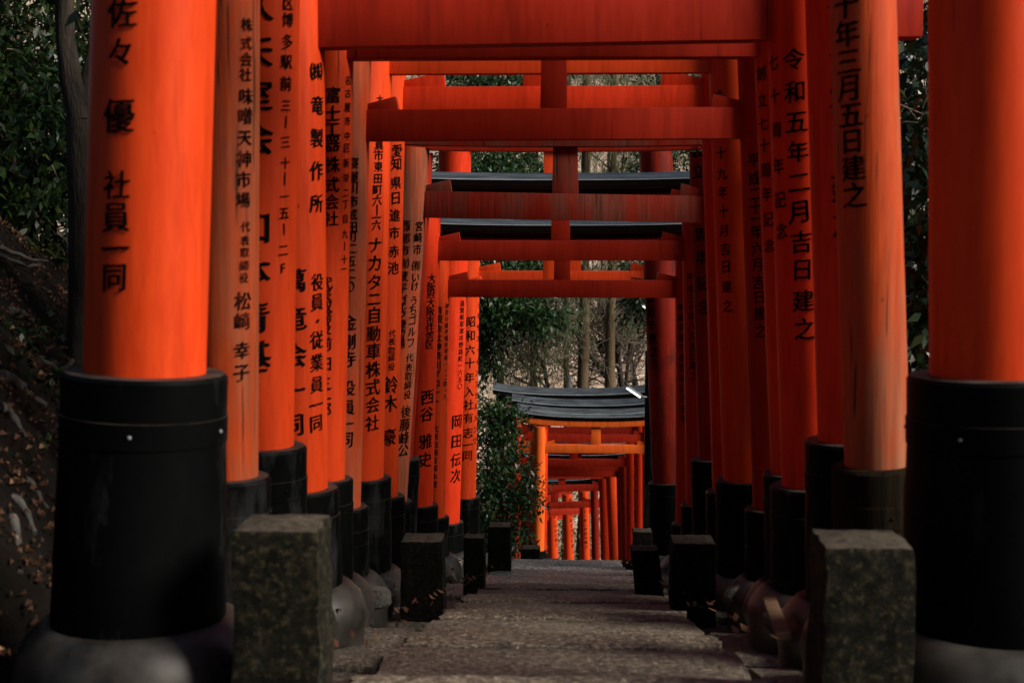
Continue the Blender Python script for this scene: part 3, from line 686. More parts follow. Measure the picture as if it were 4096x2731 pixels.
stone_post(3300, 3666, 2215, 3.2, .101, 0, 'mossy granite post in front of the thick black right foot of the nearest gate', 'post', 2)
stone_post(1600, 1770, 2176, 6.9, .103, 0, 'dark granite post left of the steps, second from the camera on that side', 'postdark', 3)
stone_post(2690, 2863, 2184, 6.9, .105, 0, 'dark granite post right of the steps, second from the camera on that side', 'postdark', 4)
stone_post(1853, 1938, 2158, 9.1, .068, 0, 'slim dark granite post left of the steps, between two taller posts', 'postdark', 5)
stone_post(2524, 2636, 2210, 8.3, .08, 0, 'granite post right of the steps, leaning towards the border stones', 'postdark', 6, -.12)
stone_post(1952, 2042, 2112, 11.4, .09, 0, 'dark granite post standing against the glossy shrub', 'postdark', 7)
stone_post(2532, 2610, 2133, 11.6, .078, 0, 'granite post with pale cap in front of the last right pillar before the gap', 'postdark', 8)
stone_post(2083, 2160, 2200, 15.0, .10, 0, 'granite post beyond the top edge of the lower flight, left of the leaning pillars', 'postdark', 9)
stone_post(2170, 2238, 2252, 15.6, .095, 0, 'lowest granite post, only its cap above the edge of the lower flight', 'postdark', 10)

# ------------------------------------------------------------------ lamps, pole, plank, rocks
def lamp_mat():
    m, n, b = nodes_mat('lit_tube'); b.inputs['Base Color'].default_value = lin(.9, .9, .88)
    b.inputs['Emission Color'].default_value = lin(1, .97, .92); b.inputs['Emission Strength'].default_value = 1.7; return m
M['lit'] = lamp_mat()
def lamp_post(d, u, vtop, label, half=.035, a=(2562, 1586), b=(2506, 1548)):
    base = W(u, 2250, d); base.z = zp(d); top = W(u, vtop, d).z
    root = thing('lamp_post', base, label, 'lamp post')
    mb = MB(); mb.box((base.x, d, (base.z + top) / 2 - .1), half, half, (top - base.z) / 2 + .1); mb.build('post', M['black'], root, bevel=.004)
    A, B = W(*a, d - .06), W(*b, d - .55)
    A = A * 1.0; mid = (A + B) / 2
    q = MB(); q.tube([Vector((base.x, d - half * .5, A.z - .01)), A], [.012, .012], 8); arm = q.build('arm', M['metal'], root)
    ax = (B - A).normalized(); q = MB()
    Y = ax.cross(Vector((0, 0, 1))).normalized(); Z = Y.cross(ax)
    p = [(-.03, 0), (-.02, .022), (.02, .022), (.03, 0)]
    vs = [e + Y * y + Z * z for e in (A, B) for y, z in p]
    q.add(vs, [(0, 1, 2, 3), (7, 6, 5, 4)] + [(i, 4 + i, 4 + (i+1) % 4, (i+1) % 4) for i in range(4)])
    f = q.build('lamp_housing', M['metal'], root, smooth=False)
    q = MB(); q.tube([A + ax*.02 - Z*.009, B - ax*.02 - Z*.009], [.010, .010], 10); q.build('tube', M['lit'], f)
lamp_post(16.2, 2586, 1402, 'black lamp post with a lit white tube lamp beside the last right pillar', .034)
lamp_post(21.0, 2606, 1180, 'black lamp post farther down, its lit tube just showing past the red pillar', .034, (2596, 1240), (2572, 1222))
def pipe():
    p = W(2273, 1560, 45); root = MB(); top = W(2273, 1503, 45)
    root.lathe(Vector((p.x, 45, zp(45))), Vector((0, 0, 1)), [(0, .085), (top.z - zp(45) - .06, .085), (top.z - zp(45) - .06, .10), (top.z - zp(45), .10)], 16)
    tag(root.build('vent_pipe', M['metal']), 'plain grey pipe rising behind the broad grey roof', 'pipe')
pipe()
def plank():
    a, b = W(3075, 2392, 4.75), W(3135, 2545, 4.2); b.z = max(b.z, zp(4.2) - .02)
    q = MB(); X = (b - a).normalized(); Y = Vector((.96, .2, .1)); Y = (Y - X * Y.dot(X))* .5; Y = Y.normalized() * .022; Z = X.cross(Y).normalized() * .012
    q.hexa([a-Y-Z, a+Y-Z, a+Y+Z, a-Y+Z, b-Y-Z, b+Y-Z, b+Y+Z, b-Y+Z])
    tag(q.build('plank', M['plank'], bevel=.003), 'short broken plank leaning on a round base stone right of the steps', 'plank')
plank()
def rock(c, s, seed, label, group='loose rocks at the feet of the gates'):
    b = bmesh.new(); bmesh.ops.create_icosphere(b, subdivisions=3, radius=1); r = random.Random(seed)
    pl = [(Vector((r.gauss(0, 1), r.gauss(0, 1), r.gauss(0, .7))).normalized(), r.uniform(.55, .85)) for _ in range(9)]
    for v in b.verts:
        p = v.co.copy()
        for nrm, k in pl:
            e = p.dot(nrm) - k
            if e > 0: p -= nrm * e
        v.co = Vector((p.x * s[0], p.y * s[1], p.z * s[2])) * (1 + .05 * math.sin(p.x * 9 + seed) * math.sin(p.y * 8))
    me = bpy.data.meshes.new('rock'); b.to_mesh(me); b.free(); me.materials.append(M['rock'])
    o = bpy.data.objects.new('rock', me); COL.objects.link(o); o.location = c; me.shade_smooth(); me.set_sharp_from_angle(angle=math.radians(30))
    return tag(o, label, 'rock', group)
for u, v, d, s, sd_, lb in ((2975, 2405, 6.6, (.10, .08, .07), 1, 'flat grey rock between two round base stones right of the steps'),
                       (3140, 2480, 5.0, (.09, .08, .05), 2, 'low rock at the foot of the broken plank'),
                       (1470, 2440, 6.4, (.13, .09, .06), 3, 'low rock between two round base stones left of the steps'),
                       (1945, 2255, 11.9, (.09, .1, .09), 4, 'grey rock beside the post against the glossy shrub'),
                       (2655, 2320, 9.0, (.08, .08, .06), 5, 'small rock behind the leaning granite post'),
                       (1800, 2345, 9.0, (.06, .06, .04), 6, 'small rock beside the slim granite post')):
    p = W(u, v, d); p.z = zp(d) + s[2] * .3; rock(p, s, sd_, lb)

# ------------------------------------------------------------------ foliage
def foliage(name, mat, blobs, leaf, parent=None, seed=0, wfac=.38, per=9, droop=.35, twig=.28, flat=.0, hang=False):
    """blobs: (centre, (rx,ry,rz), number of sprigs); leaves sit on short sprigs so gaps stay between them"""
    r = np.random.default_rng(seed); C = []; D = []
    for c, rad, n in blobs:
        p = r.normal(size=(n, 3)); p /= np.linalg.norm(p, axis=1)[:, None]
        p *= (r.random(n) ** .42)[:, None]
        lump = 1 + .28 * np.sin(p[:, 0] * 5 + seed) * np.sin(p[:, 1] * 4 + 2 * seed) * np.sin(p[:, 2] * 5)
        C.append(np.array(c) + p * np.array(rad) * lump[:, None])
        q = p + r.normal(size=(n, 3)) * .5; q[:, 2] -= droop; D.append(q / np.linalg.norm(q, axis=1)[:, None])
    C = np.concatenate(C); D = np.concatenate(D); n = len(C)
    t = np.linspace(0, 1, per)
    base = C[:, None, :] + D[:, None, :] * (t[None, :, None] * twig) + r.normal(size=(n, per, 3)) * twig * .08
    base[:, :, 2] -= (t ** 2 * twig * .35)[None, :]
    ld = D[:, None, :] * .5 + r.normal(size=(n, per, 3)) * (.3 if hang else .6); ld[:, :, 2] -= droop * (2.2 if hang else .6)
    ld /= np.linalg.norm(ld, axis=2)[:, :, None]
    nr = r.normal(size=(n, per, 3)) * .55; nr[:, :, 2] += 1
    sdv = np.cross(ld, nr); sdv /= np.linalg.norm(sdv, axis=2)[:, :, None] + 1e-9
    up = np.cross(sdv, ld)
    L = leaf * r.uniform(.6, 1.25, (n, per, 1)); Wd = L * wfac
    v0 = base; v2 = base + ld * L - up * L * .12; m = base + ld * L * .45
    v1 = m + sdv * Wd * .5 + up * L * .06; v3 = m - sdv * Wd * .5 + up * L * .06
    V = np.stack([v0, v1, v2, v3], 2).reshape(-1, 3)
    o = np.zeros(3); q = parent
    while q is not None: o = o + np.array(q.location); q = q.parent
    V = V - o; nf = len(V) // 4
    me = bpy.data.meshes.new(name); me.vertices.add(len(V)); me.vertices.foreach_set('co', V.astype(np.float32).ravel())
    me.loops.add(nf * 4); me.loops.foreach_set('vertex_index', np.arange(nf * 4, dtype=np.int32))
    me.polygons.add(nf); me.polygons.foreach_set('loop_start', np.arange(0, nf * 4, 4, dtype=np.int32)); me.polygons.foreach_set('loop_total', np.full(nf, 4, dtype=np.int32))
    me.update(); me.materials.append(mat)
    ob = bpy.data.objects.new(name, me); COL.objects.link(ob)
    if parent is not None: ob.parent = parent
    return ob
def limb(mb, p, dirn, length, rad, depth, r, spread=.6, n=6, up=.15, kids=3, minr=.004):
    pts = [p]; rads = [rad]; d = dirn.normalized(); k = 5
    for i in range(k):
        d = (d + Vector((r.gauss(0, .16), r.gauss(0, .16), r.gauss(0, .12) + up * .25))).normalized()
        pts.append(pts[-1] + d * (length / k)); rads.append(max(minr, rad * (1 - .55 * (i + 1) / k)))
    mb.tube(pts, rads, n)
    if depth > 0:
        for c in range(kids):
            i = r.randint(2, k); q = pts[i]
            nd = (d + Vector((r.gauss(0, spread), r.gauss(0, spread), r.gauss(.1, spread * .7)))).normalized()
            limb(mb, q, nd, length * r.uniform(.5, .8), max(minr, rads[i] * .66), depth - 1, r, spread, max(4, n - 1), up, kids, minr)
def tree(name, base, label, cat, trunk, blobs, mat, leaf, bark='bark', seed=0, group=None, branch=(), **kw):
    root = thing(name, base, label, cat, group)
    mb = MB(); mb.tube(trunk[0], trunk[1], 10)
    r = random.Random(seed)
    for c, rad, n in blobs[:14]:
        c = Vector(c); i = min(len(trunk[0]) - 1, max(1, len(trunk[0]) // 2 + r.randint(0, 2))); s = Vector(trunk[0][i])
        m = (s + c) / 2 + Vector((r.gauss(0, .1), r.gauss(0, .1), .1))
        q = trunk[1][i] * .5; mb.tube([s, m, c], [q, q * .6, q * .25], 5)
        for k in range(3):
            limb(mb, c, Vector((r.gauss(0, 1), r.gauss(0, 1), r.gauss(0, .6))), max(rad) * .45, q * .3, 1, r, n=4)
    mb.build('trunk', M[bark], root, angle=60)
    if blobs: foliage('crown', mat, blobs, leaf, root, seed, **kw)
    return root
rf = random.Random(21)
def tr(base, top, r0, r1, bend=.08, n=6, seed=0):
    r = random.Random(seed); base = Vector(base); top = Vector(top); P = []; R = []
    for i in range(n + 1):
        t = i / n; j = bend * math.sin(t * math.pi) ; P.append(base.lerp(top, t) + Vector((r.gauss(0, bend * .5) * (0 < i < n), r.gauss(0, bend * .5) * (0 < i < n), 0))); R.append(r0 + (r1 - r0) * t)
    R[0] *= 1.35
    return P, R

# left bank: forked tree, saplings, glossy shrubs, roots, fallen branches
def lp(u, v, d): return W(u, v, d)
b0 = lp(330, 1500, 6.3); b0.z = ground(b0.x, 6.3) - .1
root = thing('forked_tree', b0, 'dark forked tree with peeling pale bark, left of the nearest gate', 'tree', 'trees of the left bank')
mb = MB(); k = [lp(330, 1180, 6.3), lp(325, 800, 6.3), lp(318, 480, 6.3)]
mb.tube([b0] + k, [.085, .062, .058, .062], 12)
mb.tube([k[2], lp(285, 330, 6.3), lp(262, 150, 6.3), lp(255, -150, 6.3), lp(262, -700, 6.4)], [.055, .05, .044, .04, .03], 10)
mb.tube([k[2], lp(352, 330, 6.35), lp(385, 180, 6.4), lp(400, -150, 6.5)], [.05, .038, .032, .026], 10)
mb.build('trunk', M['bark'], root, angle=60)
foliage('crown', M['oak'], [(lp(150, -500, 6.6), (1.0, .9, .5), 130), (lp(420, -700, 6.6), (.9, .9, .5), 120)], .09, root, 3)
left = [((40, 60, 9.0), (.9, .8, .6), 150), ((170, 330, 8.6), (.8, .7, .5), 170), ((60, 560, 8.0), (.6, .6, .4), 130), ((260, 620, 8.2), (.6, .7, .4), 140),
        ((120, 820, 7.8), (.55, .6, .3), 120), ((330, 130, 9.2), (.7, .8, .7), 150), ((-150, 400, 8.5), (.8, .8, .9), 170), ((380, 500, 8.8), (.5, .6, .6), 90), ((220, -150, 9.8), (1.2, 1, .6), 170)]
lab = ['leafy bush high on the left bank beside the thin pale trunk', 'bush of bright green leaves left of the forked trunk', 'low bush with sprays of light leaves at the left picture edge', 'bush whose leaves hang against the forked trunk',
       'lowest bush on the left bank, above the fallen pale branches', 'leafy bush in the fork of the dark tree', 'bush half cut by the left picture edge', 'leaves between the forked trunk and the nearest pillar', 'canopy bush at the top left corner']
for i, ((u, v, d), rad, n) in enumerate(left):
    c = lp(u, v, d); bs = Vector((c.x + .2, d + .2, ground(c.x + .2, d + .2) - .05))
    bl = [(tuple(c), rad, n)] + [(tuple(c + Vector((rf.gauss(0, rad[0] * .6), rf.gauss(0, .3), rf.gauss(0, rad[2] * .5)))), tuple(x * .5 for x in rad), n // 3) for _ in range(3)]
    tree('bush', bs, lab[i], 'bush', tr(bs, c, .03, .012, .1, 5, i), bl, M['oak' if i % 3 else 'camellia'], .075, 'twig', 30 + i, 'bushes of the left bank', per=8, twig=.22)
for i, (ua, ub, d, rr, lb) in enumerate(((20, 40, 10.5, .10, 'thick dark trunk at the left picture edge'), (65, 105, 9.2, .035, 'thin pale trunk curving at the upper left'))):
    bs = lp(ub, 900, d); bs.z = ground(bs.x, d) - .1
    tree('tree', bs, lb, 'tree', tr(bs, lp(ua - 30, -700, d), rr, rr * .6, .08, 7, i), [(tuple(lp(ua, -900, d)), (1.3, 1.2, .8), 160)], M['oak'], .085, 'twig' if i else 'bark', 50 + i, 'trees of the left bank')
# backing trees up the left slope
for i, (x, y, h, lb) in enumerate(((-4.6, 9.5, 4.5, 'dense tree up the left slope, nearest to the path'), (-6.5, 13, 6, 'dense tree up the left slope, second row'), (-9, 10, 6, 'broad dark tree far up the left slope'),
                               (-5.2, 16.5, 5, 'dense tree beside the middle of the near flight, on the left'), (-8.5, 18, 7, 'tall tree high on the left slope'), (-12, 15, 7, 'outermost tall tree of the left slope'))):
    bs = Vector((x, y, ground(x, y) - .1)); tp = bs + Vector((.3, 0, h)); n = 420
    bl = [(tuple(bs.lerp(tp, t) + Vector((rf.gauss(0, .7), rf.gauss(0, .7), 0))), (1.5, 1.4, 1.0), n // 4) for t in (.25, .45, .65, .85, 1.0)]
    tree('dense_tree', bs, lb, 'tree', tr(bs, tp, .13, .05, .15, 6, i), bl, M['camellia' if i % 2 else 'oak'], .12, 'bark', 70 + i, 'trees of the left bank', per=9, twig=.4)
for i, (x, y, h, lb) in enumerate(((-3.6, -6, 6, 'unseen shading tree behind the camera on the left'), (-1.2, -10, 6.5, 'unseen shading tree straight behind the camera'), (2.2, -13, 6, 'unseen shading tree behind the camera towards the right'), (-6.5, 2, 7, 'unseen shading tree on the left slope level with the camera'))):  # out-of-view trees set here to dim the light from behind
    bs = Vector((x, y, ground(x, y) - .1)); tp = bs + Vector((.2, 0, h)); n = 400
    bl = [(tuple(bs.lerp(tp, t) + Vector((rf.gauss(0, .7), rf.gauss(0, .5), 0))), (1.7, 1.2, 1.1), n // 4) for t in (.25, .45, .65, .85, 1.0)]
    tree('dense_tree', bs, lb, 'tree', tr(bs, tp, .13, .05, .15, 6, i), bl, M['camellia'], .13, 'bark', 170 + i, 'trees uphill of the camera', per=9, twig=.4)
# roots and fallen branches
def root_thing(pts, rad, label, name='tree_root', cat='root', mat='rootbark', group='exposed roots on the left bank'):
    mb = MB(); pts = [Vector(p) for p in pts]; sm = []
    for i in range(len(pts) - 1):
        for k in range(4): sm.append(pts[i].lerp(pts[i+1], k / 4) + Vector((0, 0, .012 * math.sin(i * 3 + k))))
    sm.append(pts[-1]); n = len(sm)
    mb.tube(sm, [rad * (1 - .6 * i / n) for i in range(n)], 8)
    tag(mb.build(name, M[mat], angle=80), label, cat, group)
def gp(u, v):                                   # where the line of sight meets the left bank
    t = 2.0
    while t < 14:
        p = W(u, v, t)
        if p.z < ground(p.x, t) + rough_z(p.x, t) : return p
        t += .03
    return W(u, v, 9)
for (pix, rad, lb) in (([(0, 1520), (90, 1560), (180, 1630)], .028, 'thick grey root crossing the left bank below the forked tree'), ([(0, 1640), (60, 1690), (105, 1760)], .022, 'curved root low on the left bank'),
                       ([(100, 1930), (150, 1980), (190, 2040)], .016, 'short pale root beside the thick black foot'), ([(50, 2000), (110, 2060), (140, 2140)], .017, 'forked pale root near the left picture edge'),
                       ([(50, 2080), (70, 2180), (80, 2300)], .018, 'smooth grey root running straight downhill at the left edge'), ([(40, 1250), (130, 1290), (190, 1340)], .02, 'upper root under the green seedlings'), ([(150, 1450), (230, 1490), (300, 1440)], .022, 'root behind the top of the thick black foot')):
    root_thing([gp(*p) + Vector((0, 0, rad * .35)) for p in pix], rad, lb)
root_thing([lp(-60, 985, 6.6), lp(80, 1020, 6.7), lp(190, 1045, 6.8)], .014, 'upper of two pale fallen branches on the left bank', 'fallen_branch', 'branch', 'rootbark', 'fallen branches')
root_thing([lp(-60, 1015, 6.5), lp(70, 1050, 6.6), lp(160, 1062, 6.7)], .014, 'lower of two pale fallen branches on the left bank', 'fallen_branch', 'branch', 'rootbark', 'fallen branches')
# leaf litter
def litter(name, n, fx, mat, size, seed, label):
    r = np.random.default_rng(seed); V = []
    for _ in range(n):
        x, y = fx(r); z = ground(x, y) + rough_z(x, y) + .012 + .012 * r.random()
        a = r.random() * 6.283; L = size * r.uniform(.5, 1.3); wv = L * r.uniform(.35, .6)
        dx, dy = math.cos(a), math.sin(a); t = r.uniform(-.35, .35)
        V += [(x - dx*L/2, y - dy*L/2, z), (x + dy*wv/2, y - dx*wv/2, z + .01 * r.random() + t * wv * .4), (x + dx*L/2, y + dy*L/2, z + L * r.uniform(-.1, .35)), (x - dy*wv/2, y + dx*wv/2, z + .01 - t * wv * .4 + .006)]
    me = bpy.data.meshes.new(name); me.from_pydata(V, [], [(i, i+1, i+2, i+3) for i in range(0, len(V), 4)]); me.materials.append(mat)
    o = bpy.data.objects.new(name, me); COL.objects.link(o); return tag(o, label, 'leaves', kind='stuff')
litter('fallen_leaves', 15000, lambda r: (-1.37 - 2.4 * r.random() ** 1.3, 2.2 + 6.5 * r.random()), M['dry'], .027, 1, 'brown fallen leaves on the left bank')
litter('fallen_leaves', 2600, lambda r: ((1 if r.random() < .5 else -1) * (.85 + .7 * r.random()), 4.1 + 9.9 * r.random()), M['dry'], .034, 2, 'brown fallen leaves between the feet of the gates')
def step_leaf():
    r = random.Random(8); V = []
    for _ in range(150):
        s = r.choice((-1, 1)); y = r.uniform(3.6, 13); x = s * r.uniform(.52, .64); z = zp(y) + .02
        a = r.random() * 6.3; L = r.uniform(.010, .028); dx, dy = math.cos(a) * L, math.sin(a) * L
        V += [(x - dx, y - dy, z), (x + dy * .5, y - dx * .5, z + .012), (x + dx, y + dy, z + .02), (x - dy * .5, y + dx * .5, z + .006)]
    me = bpy.data.meshes.new('fallen_leaves'); me.from_pydata(V, [], [(i, i+1, i+2, i+3) for i in range(0, len(V), 4)]); me.materials.append(M['dry'])
    o = bpy.data.objects.new('fallen_leaves', me); COL.objects.link(o); tag(o, 'dry leaves caught along the edges of the steps', 'leaves', kind='stuff')
step_leaf()
foliage('ground_cover', M['oak'], [(tuple(gp(40, 1300)), (.25, .2, .05), 26), (tuple(gp(180, 1540)), (.12, .12, .04), 14), (tuple(gp(30, 1460)), (.2, .15, .05), 20), (tuple(gp(20, 1800)), (.12, .2, .05), 16)], .05, None, 9, per=6, twig=.06)
tag(bpy.data.objects['ground_cover'], 'small green seedlings among the roots', 'plants', kind='stuff')

# right side: dark bush between the two near right pillars
for i, ((x, y, z), rad, n, lb) in enumerate((((2.05, 7.2, .2), (.55, 1.2, 1.3), 800, 'dark bush with broad leaves seen between the two nearest right pillars'), ((2.9, 9.5, .5), (1.1, 1.4, 1.8), 800, 'dark bush farther right behind the near right pillars'),
                                        ((3.7, 13, .1), (1.4, 1.8, 2.0), 700, 'broad bush beside the middle of the near flight, on the right'), ((3.6, 17.5, -1.5), (1.3, 1.5, 1.7), 300, 'bush right of the gap in the tunnel'))):
    bs = Vector((x, y, ground(x, y) - .1)); c = Vector((x, y, z))
    tree('bush', bs, lb, 'bush', tr(bs, c, .04, .02, .1, 5, i), [(tuple(c), rad, n), (tuple(c + Vector((.1, .2, -rad[2] * .6))), rad, n // 2)], M['camellia'], .10, 'twig', 90 + i, 'bushes right of the steps', per=8, twig=.3)

for i, (x, y, h, lb) in enumerate(((6.2, 21, 6, 'dense tree right of the gap, closing off the hillside'), (4.9, 16, 5, 'dense tree right of the near flight, behind the bushes'), (4.6, 28, 5, 'dense tree added to shade the lower flight, right of its pillars'), (4.2, 33, 5.5, 'dense tree added to shade the bend in the lower flight, on the right'), (-4.2, 33, 5.5, 'dense tree left of the bend in the lower flight'))):  # the two right of the lower flight are added to shade its gates
    bs = Vector((x, y, ground(x, y) - .1)); tp = bs + Vector((0, 0, h))
    bl = [(tuple(bs.lerp(tp, t) + Vector((rf.gauss(0, .5), rf.gauss(0, .6), 0))), (1.3, 1.9, 1.1), 260) for t in (.2, .45, .7, .95)]
    tree('dense_tree', bs, lb, 'tree', tr(bs, tp, .13, .05, .15, 6, i), bl, M['camellia'], .12, 'bark', 210 + i, 'trees beyond the gap', per=9, twig=.4)
# glossy shrub and evergreen beside the gap, on the left
def px_blobs(lst): return [(tuple(W(u, v, d)), (ru * d / F, rd, rv * d / F), n) for u, v, d, ru, rv, rd, n in lst]
bs = Vector((W(1985, 2250, 19).x, 19, ground(W(1985, 2250, 19).x, 19) - .1))
tree('glossy_shrub', bs, 'glossy dark shrub in the gap, overlapping the sunlit gate', 'shrub', tr(bs, W(1960, 1650, 19), .05, .02, .1, 6, 1),
     px_blobs([(1975, 1680, 19, 95, 90, .4, 150), (1950, 1850, 18.8, 80, 90, .5, 130), (2015, 1800, 19, 75, 32, .4, 42), (2040, 1960, 18.8, 85, 34, .4, 50), (1985, 2010, 18.6, 90, 110, .5, 170),
               (2035, 2120, 18.6, 65, 60, .4, 60), (1960, 2170, 18.4, 70, 90, .4, 110), (2125, 1975, 18.8, 45, 16, .3, 20), (2100, 1900, 18.8, 45, 18, .3, 18), (2030, 1640, 19, 60, 40, .3, 50)]), M['shrubleaf'], .085, 'twig', 5, per=10, twig=.22)
bs = Vector((-3.0, 20, ground(-3.0, 20) - .1))
tree('evergreen_tree', bs, 'dark evergreen whose boughs hang into the upper left of the gap', 'tree', tr(bs, Vector((-2.6, 20, 1.5)), .14, .06, .12, 7, 2),
     px_blobs([(1960, 1230, 20, 90, 70, .6, 190), (2060, 1235, 19.6, 110, 45, .5, 150), (2170, 1250, 19.4, 75, 26, .3, 70), (1930, 1380, 20, 55, 120, .5, 130), (1960, 1080, 20, 130, 110, .8, 260), (2100, 1060, 20.5, 160, 70, .8, 230),
               (1900, 660, 21, 160, 110, 1., 320), (2080, 670, 22, 160, 80, .9, 260), (1930, 330, 22, 190, 120, 1., 330), (2150, 350, 23, 130, 90, 1., 190)]), M['shrubleaf'], .095, 'bark', 6, 'trees beyond the gap', per=10, twig=.26)
bs = Vector((3.4, 23, ground(3.4, 23) - .1))
tree('evergreen_tree', bs, 'evergreen on the right of the gap, leaves above the lit lamp', 'tree', tr(bs, Vector((2.9, 23, 2.5)), .14, .06, .12, 7, 3),
     px_blobs([(2570, 1215, 23, 60, 40, .5, 80), (2650, 1100, 23, 160, 120, 1, 220), (2660, 640, 24, 150, 110, 1, 240), (2700, 330, 24, 160, 130, 1, 240), (2540, 1085, 23, 60, 30, .5, 70)]), M['shrubleaf'], .09, 'bark', 7, 'trees beyond the gap', per=9, twig=.26)

# cedars and bare trees beyond
def cedar(u, d, wpx, label, seed, blobs, leafmat='cedarleaf', top=-500, leaf=.20):
    x = W(u, 1500, d).x; bs = Vector((x, d, zp(d) - .2)); rr = wpx / 2 * d / F
    P, R = tr(bs, Vector((x + .1, d, W(u, top, d).z)), rr * 1.15, rr * .6, .06, 8, seed)
    tree('cedar_tree', bs, label, 'tree', (P, R), px_blobs(blobs), M[leafmat], leaf, 'cedar', seed, 'trees beyond the gap', per=14, twig=.55, wfac=.10, hang=True, droop=.5)
cedar(2330, 44, 46, 'straight cedar with the widest pale brown trunk, above the grey roof', 101, [(2330, 1110, 44, 120, 110, 1.5, 70), (2270, 1270, 43, 90, 70, 1.2, 46), (2320, 860, 44, 200, 160, 1.8, 200), (2380, 480, 44, 230, 190, 2, 260)])
cedar(2438, 44.5, 42, 'straight cedar with reddish trunk, right of the widest one', 102, [(2450, 1100, 44, 100, 80, 1.5, 50), (2390, 1330, 45.5, 40, 90, 1., 26), (2480, 820, 44, 180, 170, 1.8, 180), (2520, 420, 44, 200, 200, 2, 220), (2545, 1230, 43.5, 50, 60, 1, 40)])
cedar(2262, 45, 22, 'slender dark cedar left of the widest one', 103, [(2225, 1300, 44, 80, 80, 1.2, 60), (2190, 1400, 43.5, 65, 70, 1.1, 42), (2250, 1150, 44, 120, 80, 1.2, 70), (2200, 900, 40, 180, 160, 1.5, 190)])
cedar(2000, 45.5, 30, 'cedar on the left with feathery olive boughs over the hillside', 104, [(2010, 1480, 45, 70, 60, 1.2, 60), (2070, 1400, 45, 80, 70, 1.2, 56), (1950, 1350, 45, 80, 130, 1.5, 100), (2050, 1150, 42, 160, 150, 1.6, 190), (2000, 800, 42, 220, 180, 2, 220)])
cedar(2130, 47, 26, 'cedar behind the bare boughs, left of the slender dark one', 105, [(2120, 1330, 46.5, 70, 70, 1.3, 44), (2110, 1500, 46, 60, 45, 1., 26), (2150, 1000, 47, 190, 190, 1.8, 190), (2100, 560, 47, 260, 200, 2, 240)])
cedar(2620, 48, 34, 'cedar hidden behind the right pillars, its boughs showing high up', 106, [(2580, 1150, 48, 120, 120, 1.6, 90), (2620, 700, 48, 220, 180, 2, 240), (2560, 340, 48, 220, 160, 2, 240)])
def bare(label, d, lines, seed, kids=6, mat='twig'):
    r = random.Random(seed); p0 = W(*lines[0][0][0], d); bs = Vector((p0.x, d, zp(d) - .1))
    root = thing('bare_tree', bs, label, 'tree', 'bare trees beyond the gap'); mb = MB()
    first = True; tw = MB()
    for pix, w0, w1 in lines:
        P = [W(u, v, d + .25 * i * (1 if len(lines) % 2 else -1)) for i, (u, v) in enumerate(pix)]
        if first: P = [bs] + P; first = False
        n = len(P); R = [1.5 * (w0 + (w1 - w0) * i / (n - 1)) / 2 * d / F for i in range(n)]
        mb.tube(P, R, 8)
        for i in range(1, n):
            for k in range(kids):
                q = P[i-1].lerp(P[i], r.random()); 
                dr = (P[i] - P[i-1]).normalized() * .5 + Vector((r.gauss(0, .7), r.gauss(0, .7), r.gauss(.15, .6)))
                limb(tw, q, dr, r.uniform(.8, 2.4), R[i] * .45, 3 if k % 4 == 0 else 2, r, .7, 5, .12, 3, .008)
    mb.build('trunk', M['stem'], root, angle=70); tw.build('twigs', M[mat], root, angle=70); return root
bare('bare tree with a dark Y fork beside the lit lamp', 46, [([(2490, 1560), (2470, 1420), (2462, 1370)], 17, 14), ([(2462, 1380), (2430, 1310), (2412, 1260), (2420, 1220)], 10, 7), ([(2470, 1400), (2500, 1350), (2525, 1325), (2560, 1250)], 12, 5), ([(2480, 1480), (2440, 1430), (2415, 1395)], 10, 8), ([(2412, 1330), (2450, 1260), (2490, 1190)], 8, 5)], 1)
bare('bare tree leaning up to the left across the straight cedars', 48, [([(2455, 1560), (2400, 1470), (2340, 1400), (2310, 1340)], 14, 10), ([(2310, 1340), (2270, 1310), (2220, 1280), (2170, 1260)], 9, 4), ([(2310, 1345), (2290, 1300), (2240, 1210)], 7, 3)], 2)
bare('bare tree with a crooked stem left of the slender dark cedar', 47, [([(2192, 1560), (2180, 1480), (2160, 1440), (2130, 1370), (2100, 1310)], 13, 7), ([(2165, 1450), (2110, 1420), (2060, 1370), (2000, 1330)], 6, 3), ([(2130, 1370), (2150, 1300), (2160, 1230)], 6, 3)], 3)
bare('grey bare tree at the right, half hidden by the black lamp post', 50, [([(2540, 1545), (2530, 1460), (2520, 1430), (2550, 1370), (2565, 1340)], 16, 9), ([(2522, 1430), (2480, 1400), (2440, 1390)], 6, 3), ([(2535, 1480), (2560, 1430), (2575, 1400)], 8, 4), ([(2550, 1370), (2520, 1320), (2530, 1250)], 7, 4)], 4, mat='twig')
bare('thin bare tree spreading low twigs over the broad grey roof', 49, [([(2200, 1570), (2100, 1530), (2030, 1490), (1960, 1470)], 7, 3), ([(2200, 1570), (2140, 1500), (2080, 1440), (2040, 1380)], 7, 3), ([(2300, 1560), (2360, 1520), (2430, 1490), (2500, 1440)], 6, 3)], 5, mat='twig')
bare('tall bare tree whose twigs cross the upper openings', 48, [([(2500, 1560), (2540, 1200), (2500, 800), (2450, 620), (2430, 330)], 12, 5), ([(2500, 800), (2560, 650), (2600, 560)], 6, 3), ([(2480, 720), (2400, 640), (2340, 600)], 6, 3)], 6)
def speaker():
    p = W(2404, 1386, 46.2); q = MB(); q.lathe(p - Vector((-.09, 0, .22)), Vector((-.38, 0, 1)).normalized(), [(0, .07), (.04, .13), (.40, .13), (.45, .07)], 14)
    tag(q.build('loudspeaker', M['black']), 'dark oblong loudspeaker fixed to the forked bare tree', 'loudspeaker')
speaker()
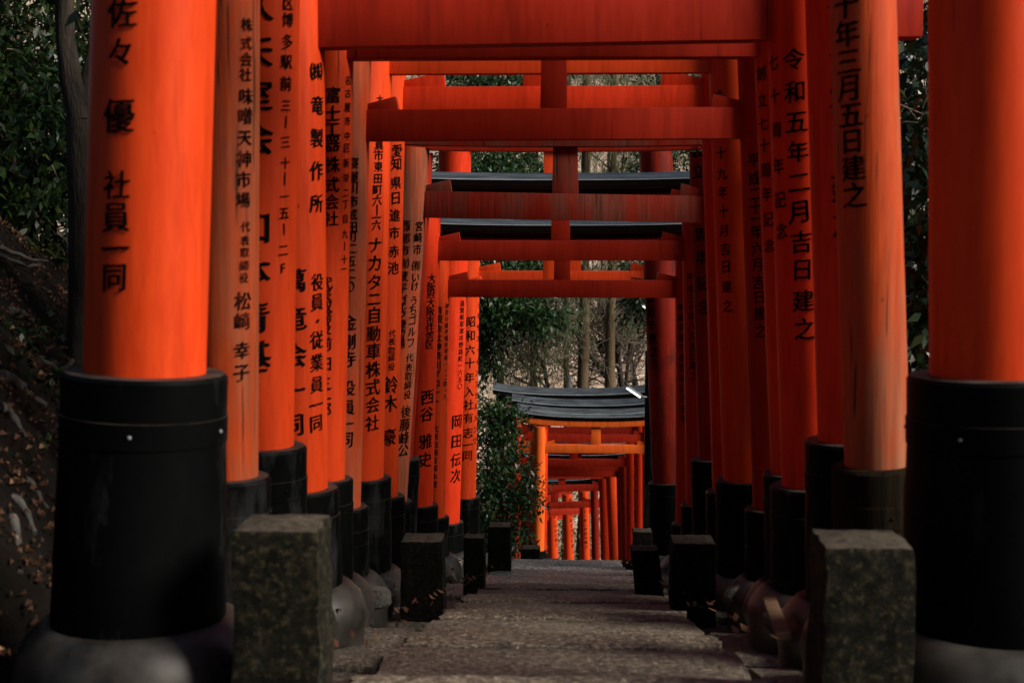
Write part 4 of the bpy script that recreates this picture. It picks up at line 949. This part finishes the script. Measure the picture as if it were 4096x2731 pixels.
# hillside: pale litter and brushwood, undergrowth; dark wood above
def hill_litter():
    r = np.random.default_rng(5); V = []
    for _ in range(15000):
        y = 49 + 34 * r.random() ** 1.2; x = -14 + 30 * r.random(); z = zp(y) + .06 + .35 * r.random() ** 3
        L = .16 * r.uniform(.5, 1.6); a = r.normal(size=3); a[2] = a[1] * .6 + .25 * a[2]; a /= np.linalg.norm(a); b = np.cross(a, np.array((0, -.5, .86)) + .35 * r.normal(size=3)); b /= np.linalg.norm(b) + 1e-9; c = np.array((x, y, z))
        V += [tuple(c - a * L / 2), tuple(c + b * L * .22), tuple(c + a * L / 2), tuple(c - b * L * .22)]
    me = bpy.data.meshes.new('hillside_litter'); me.from_pydata(V, [], [(i, i+1, i+2, i+3) for i in range(0, len(V), 4)]); me.materials.append(M['tan'])
    o = bpy.data.objects.new('hillside_litter', me); COL.objects.link(o); tag(o, 'pale dry leaves covering the far hillside', 'leaves', kind='stuff')
hill_litter()
r5 = random.Random(5)
M['brush'] = leafmat('yellow_green_brush', (.04, .055, .015), (.15, .17, .05), .5, (.32, .24, .10), .3, .3)
foliage('undergrowth', M['brush'], [((cx(44) - 3 + 7 * r5.random(), 43.5 + 5 * r5.random(), -10.4 + 1.8 * r5.random()), (.9, .8, .7), 40) for _ in range(26)], .14, None, 12, per=8, twig=.4)
tag(bpy.data.objects['undergrowth'], 'green undergrowth at the foot of the far hillside', 'undergrowth', kind='stuff')
foliage('far_woods', M['cedarleaf'], [((-22 + 46 * r5.random(), 62 + 30 * r5.random(), 0), (2.2, 2.2, 2.6), 150) for _ in range(1)], .3, None, 13)
fw = bpy.data.objects['far_woods']; bpy.data.objects.remove(fw)
bl = []
for _ in range(90):
    x = -24 + 48 * r5.random(); y = 73 + 26 * r5.random(); bl.append(((x, y, zp(y) + 2 + 3 * r5.random()), (2.0, 2.0, 2.4), 60))
foliage('far_woods', M['cedarleaf'], bl, .34, None, 13, per=12, twig=.9, wfac=.2)
tag(bpy.data.objects['far_woods'], 'dark woods covering the top of the far hillside', 'woods', kind='stuff')
